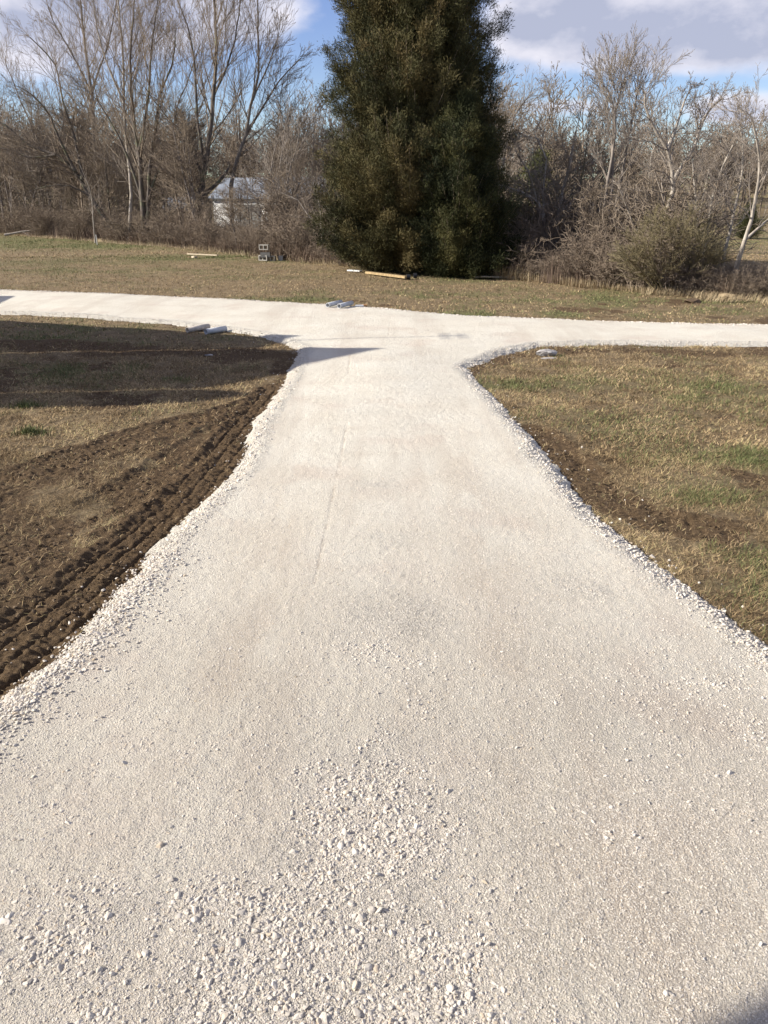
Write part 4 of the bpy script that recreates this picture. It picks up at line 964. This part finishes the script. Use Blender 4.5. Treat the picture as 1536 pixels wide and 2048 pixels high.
for px, py, n_, s_, lb in ((60, 868, 260, 1.0, 'bright green weed tuft in the dead grass at left, the nearer of two'), (50, 815, 200, 1.0, 'bright green weed tuft at the shadow edge on the left, the farther of two')):
    p = gp(px, py); r = np.random.default_rng(int(px)); ang = r.uniform(0, 6.28, n_); rr = np.abs(r.normal(0, .12, n_)); z = zg(p[0], p[1])
    V, Fc, ra = blades(np.cos(ang) * rr, np.sin(ang) * rr * .7, np.zeros(n_), r.uniform(.07, .17, n_), np.full(n_, .009), r.uniform(.1, 1.1, n_), r.uniform(.82, 1, n_), .8, 3)
    o = put('weed_tuft', mesh_np('weed_tuft', V, Fc, {'rnd': ra}), M_grass, None, (p[0], p[1], z)); tag(o, lb, 'weed')
# fallen limbs at the left edge of the field
T = Tree(66); bs = gbase(10, 474); T.stem([bs + [0, 0, .2], bs + [2.2, .4, .55], bs + [4.6, -.2, .25], bs + [7.0, .3, .15]], .09, .03, Q_spread | dict(Lmax=1.6, minz=-.6), 2, .1, 8)
T.build('fallen_branch', bs, B_pale, B_twigp, 'pale fallen branch lying at the left edge of the field', 'branch', crown='twigs')

# ------------------------------------------------------------------ buildings
def gable(parent, x0, x1, y0, y1, he, hr, wall_m, roof_m, over=.35, yr=None, axis_x=True, names=('wall', 'roof')):
    """gabled box, ridge along X (or along Y when axis_x is False)"""
    yr = yr if yr is not None else (y0 + y1) / 2
    def sw(v): return v if axis_x else (v[1], v[0], v[2])
    h0_, h1_ = he if isinstance(he, tuple) else (he, he)
    V = [(x, y, z) for x in (x0, x1) for y, z in ((y0, 0), (y1, 0), (y1, h1_), (yr, hr), (y0, h0_))]
    Fc = [(0, 1, 2, 3, 4), (9, 8, 7, 6, 5), (0, 5, 6, 1), (1, 6, 7, 2), (0, 4, 9, 5), (2, 7, 8, 3), (3, 8, 9, 4)]
    me = bpy.data.meshes.new(names[0]); me.from_pydata([sw(v) for v in V], [], Fc); put(names[0], me, wall_m, parent)
    V, Fc = [], []
    for (ya, za) in ((y0, h0_), (y1, h1_)):
        dy, dz = ya - yr, za - hr; L = math.hypot(dy, dz); ey, ez = ya + dy / L * over, za + dz / L * over; i = len(V)
        for x in (x0 - over, x1 + over):
            V += [(x, yr, hr + .02), (x, ey, ez + .02), (x, ey, ez + .14), (x, yr, hr + .16)]
        Fc += [(i, i+1, i+2, i+3), (i+7, i+6, i+5, i+4), (i, i+4, i+5, i+1), (i+3, i+2, i+6, i+7), (i+1, i+5, i+6, i+2), (i, i+3, i+7, i+4)]
    me = bpy.data.meshes.new(names[1]); me.from_pydata([sw(v) for v in V], [], Fc); return put(names[1], me, roof_m, parent)
def mat_siding(name, c):
    m = Mat(name, .6, .3); mp = m.N.new('ShaderNodeTexWave'); mp.bands_direction = 'Z'; mp.inputs['Scale'].default_value = 2.2; m.L.new(m.coord(), mp.inputs[0])
    m.col(c); m.nrm(m.bump(mp.outputs['Fac'], .02, .8)); return m.m
M_side = mat_siding('lap_siding', (.55, .52, .46)); M_shing = plain('roof_shingles', (.12, .11, .105), .95, .1, 14, .4, .01); M_glass = plain('window_glass', (.03, .04, .05), .08, .6, 2, .1, 0)
def window(parent, x, y, z, w, h, face):
    """face: +1 looks to +X"""
    fr = bm_obj('window', M_white, parent, None, [(x, y, z + h / 2, .06, w, .08), (x, y, z - h / 2, .06, w, .08), (x, y - w / 2 + .04, z, .058, .08, h - .082), (x, y + w / 2 - .04, z, .058, .08, h - .082), (x, y, z, .05, .04, h - .082)], 0)
    bm_obj('pane', M_glass, fr, None, [(x - .02 * face, y, z, .02, w - .17, h - .09)], 0)
# white barn and a small grey-roofed shed far behind the left thicket
c = at(425, 395, 88.0); z = float(ground_z(np.array(c[0]), np.array(88.0), fine=False)); wpx = 88 / F * 1.0
b = thing('barn', (c[0], 88.0, z), 'white barn with a grey metal roof behind the left trees', 'barn')
b.rotation_euler = (0, 0, math.radians(-20))
gable(b, 0, 11.8, 0, 7.0, 3.1, 4.95, M_barnw, M_roof, .4)
bm_obj('door', M_blockd, b, None, [(4.2, -.04, 1.2, 2.6, .06, 2.4)], 0)
bm_obj('lean_to_roof', M_roof, b, None, [(14.6, 2.5, 3.2, 5.0, 7.5, .12)], 0)
c = at(330, 405, 84.0); z = float(ground_z(np.array(c[0]), np.array(84.0), fine=False))
b = thing('shed', (c[0], 84.0, z), 'small shed with a pale blue-grey roof left of the white barn', 'shed')
gable(b, 0, 2.4, 0, 3.0, 2.0, 3.0, M_woodp, M_roof, .3)
# house to the left of the view (its gable throws the long shadow over the grass and the drive)
b = thing('house', (-17.5, 13.5, 0), 'gabled house left of the drive that shades the left grass', 'house')
b.location = (-17.47, 12.925, 0); b.rotation_euler = (0, 0, math.radians(6))
gable(b, -5, 5.5, -2.66, .80, (4.46, 4.75), 6.12, M_side, M_shing, .0, .03)
gable(b, -4, 5.46, .86, 5.6, (4.75, 1.3), 5.30, M_side, M_shing, .0, 1.89, names=('wing_wall', 'wing_roof'))
gable(b, 2, 5.44, -3.62, -2.70, (4.45, 4.45), 4.88, M_side, M_shing, .0, -3.05, names=('porch_wall', 'porch_roof'))
for yy in (-1.5, 1.8): window(b, 5.52, yy, 1.6, .9, 1.3, 1)
t = thing('antenna_mast', (-11.72, 14.9, 0), 'slim antenna mast beside the gable of the left house', 'mast')
bm_obj('pole', M_conc, t, None, (), 0, lambda bm: (__import__('bmesh').ops.create_cone(bm, cap_ends=True, segments=10, radius1=.03, radius2=.02, depth=6.9, matrix=Matrix.Translation((0, 0, 3.45)))))
bm_obj('antenna', M_conc, t, None, [(0, 0, 6.85, .5, .05, .05), (.2, 0, 6.85, .03, .7, .03), (-.15, 0, 6.85, .03, .9, .03)], 0)
b = thing('garden_shed', (-17.5, 22.0, 0), 'low shed with a sloping roof beyond the left house', 'shed')
bm_obj('wall', M_side, b, None, [(0, 0, 1.2, 3.0, 2.7, 2.4)], .01)
o = bm_obj('roof', M_roof, b, None, [(0, 0, 0, 3.1, 3.0, .08)], 0); o.location = (0, 0, 2.66); o.rotation_euler = (-.12, 0, 0)
# house behind the photographer; an added panel at its corner shapes the shadow in view
b = thing('house', (-11.5, -4.99, 0), 'house beside the photographer with an added corner panel that shades the lower right gravel', 'house')
b.rotation_euler = (0, 0, math.radians(6))
gable(b, -5.5, 4.5, -5.5, 5.33, 5.3, 6.6, M_side, M_shing, .0)
me = bpy.data.meshes.new('shadow_panel'); pr_ = [(5.332, 4.480), (5.75, 5.13), (5.75, 5.4), (5.332, 5.4)]  # unseen thin panel, added and angled to shape the corner shadow
me.from_pydata([(x, y, z) for x in (4.46, 4.5) for y, z in pr_], [], [(3, 2, 1, 0), (4, 5, 6, 7), (0, 1, 5, 4), (1, 2, 6, 5), (2, 3, 7, 6), (3, 0, 4, 7)]); put('shadow_panel', me, M_side, b)
for yy in (-3, 0, 3): window(b, 4.52, yy, 1.7, 1.0, 1.4, 1)
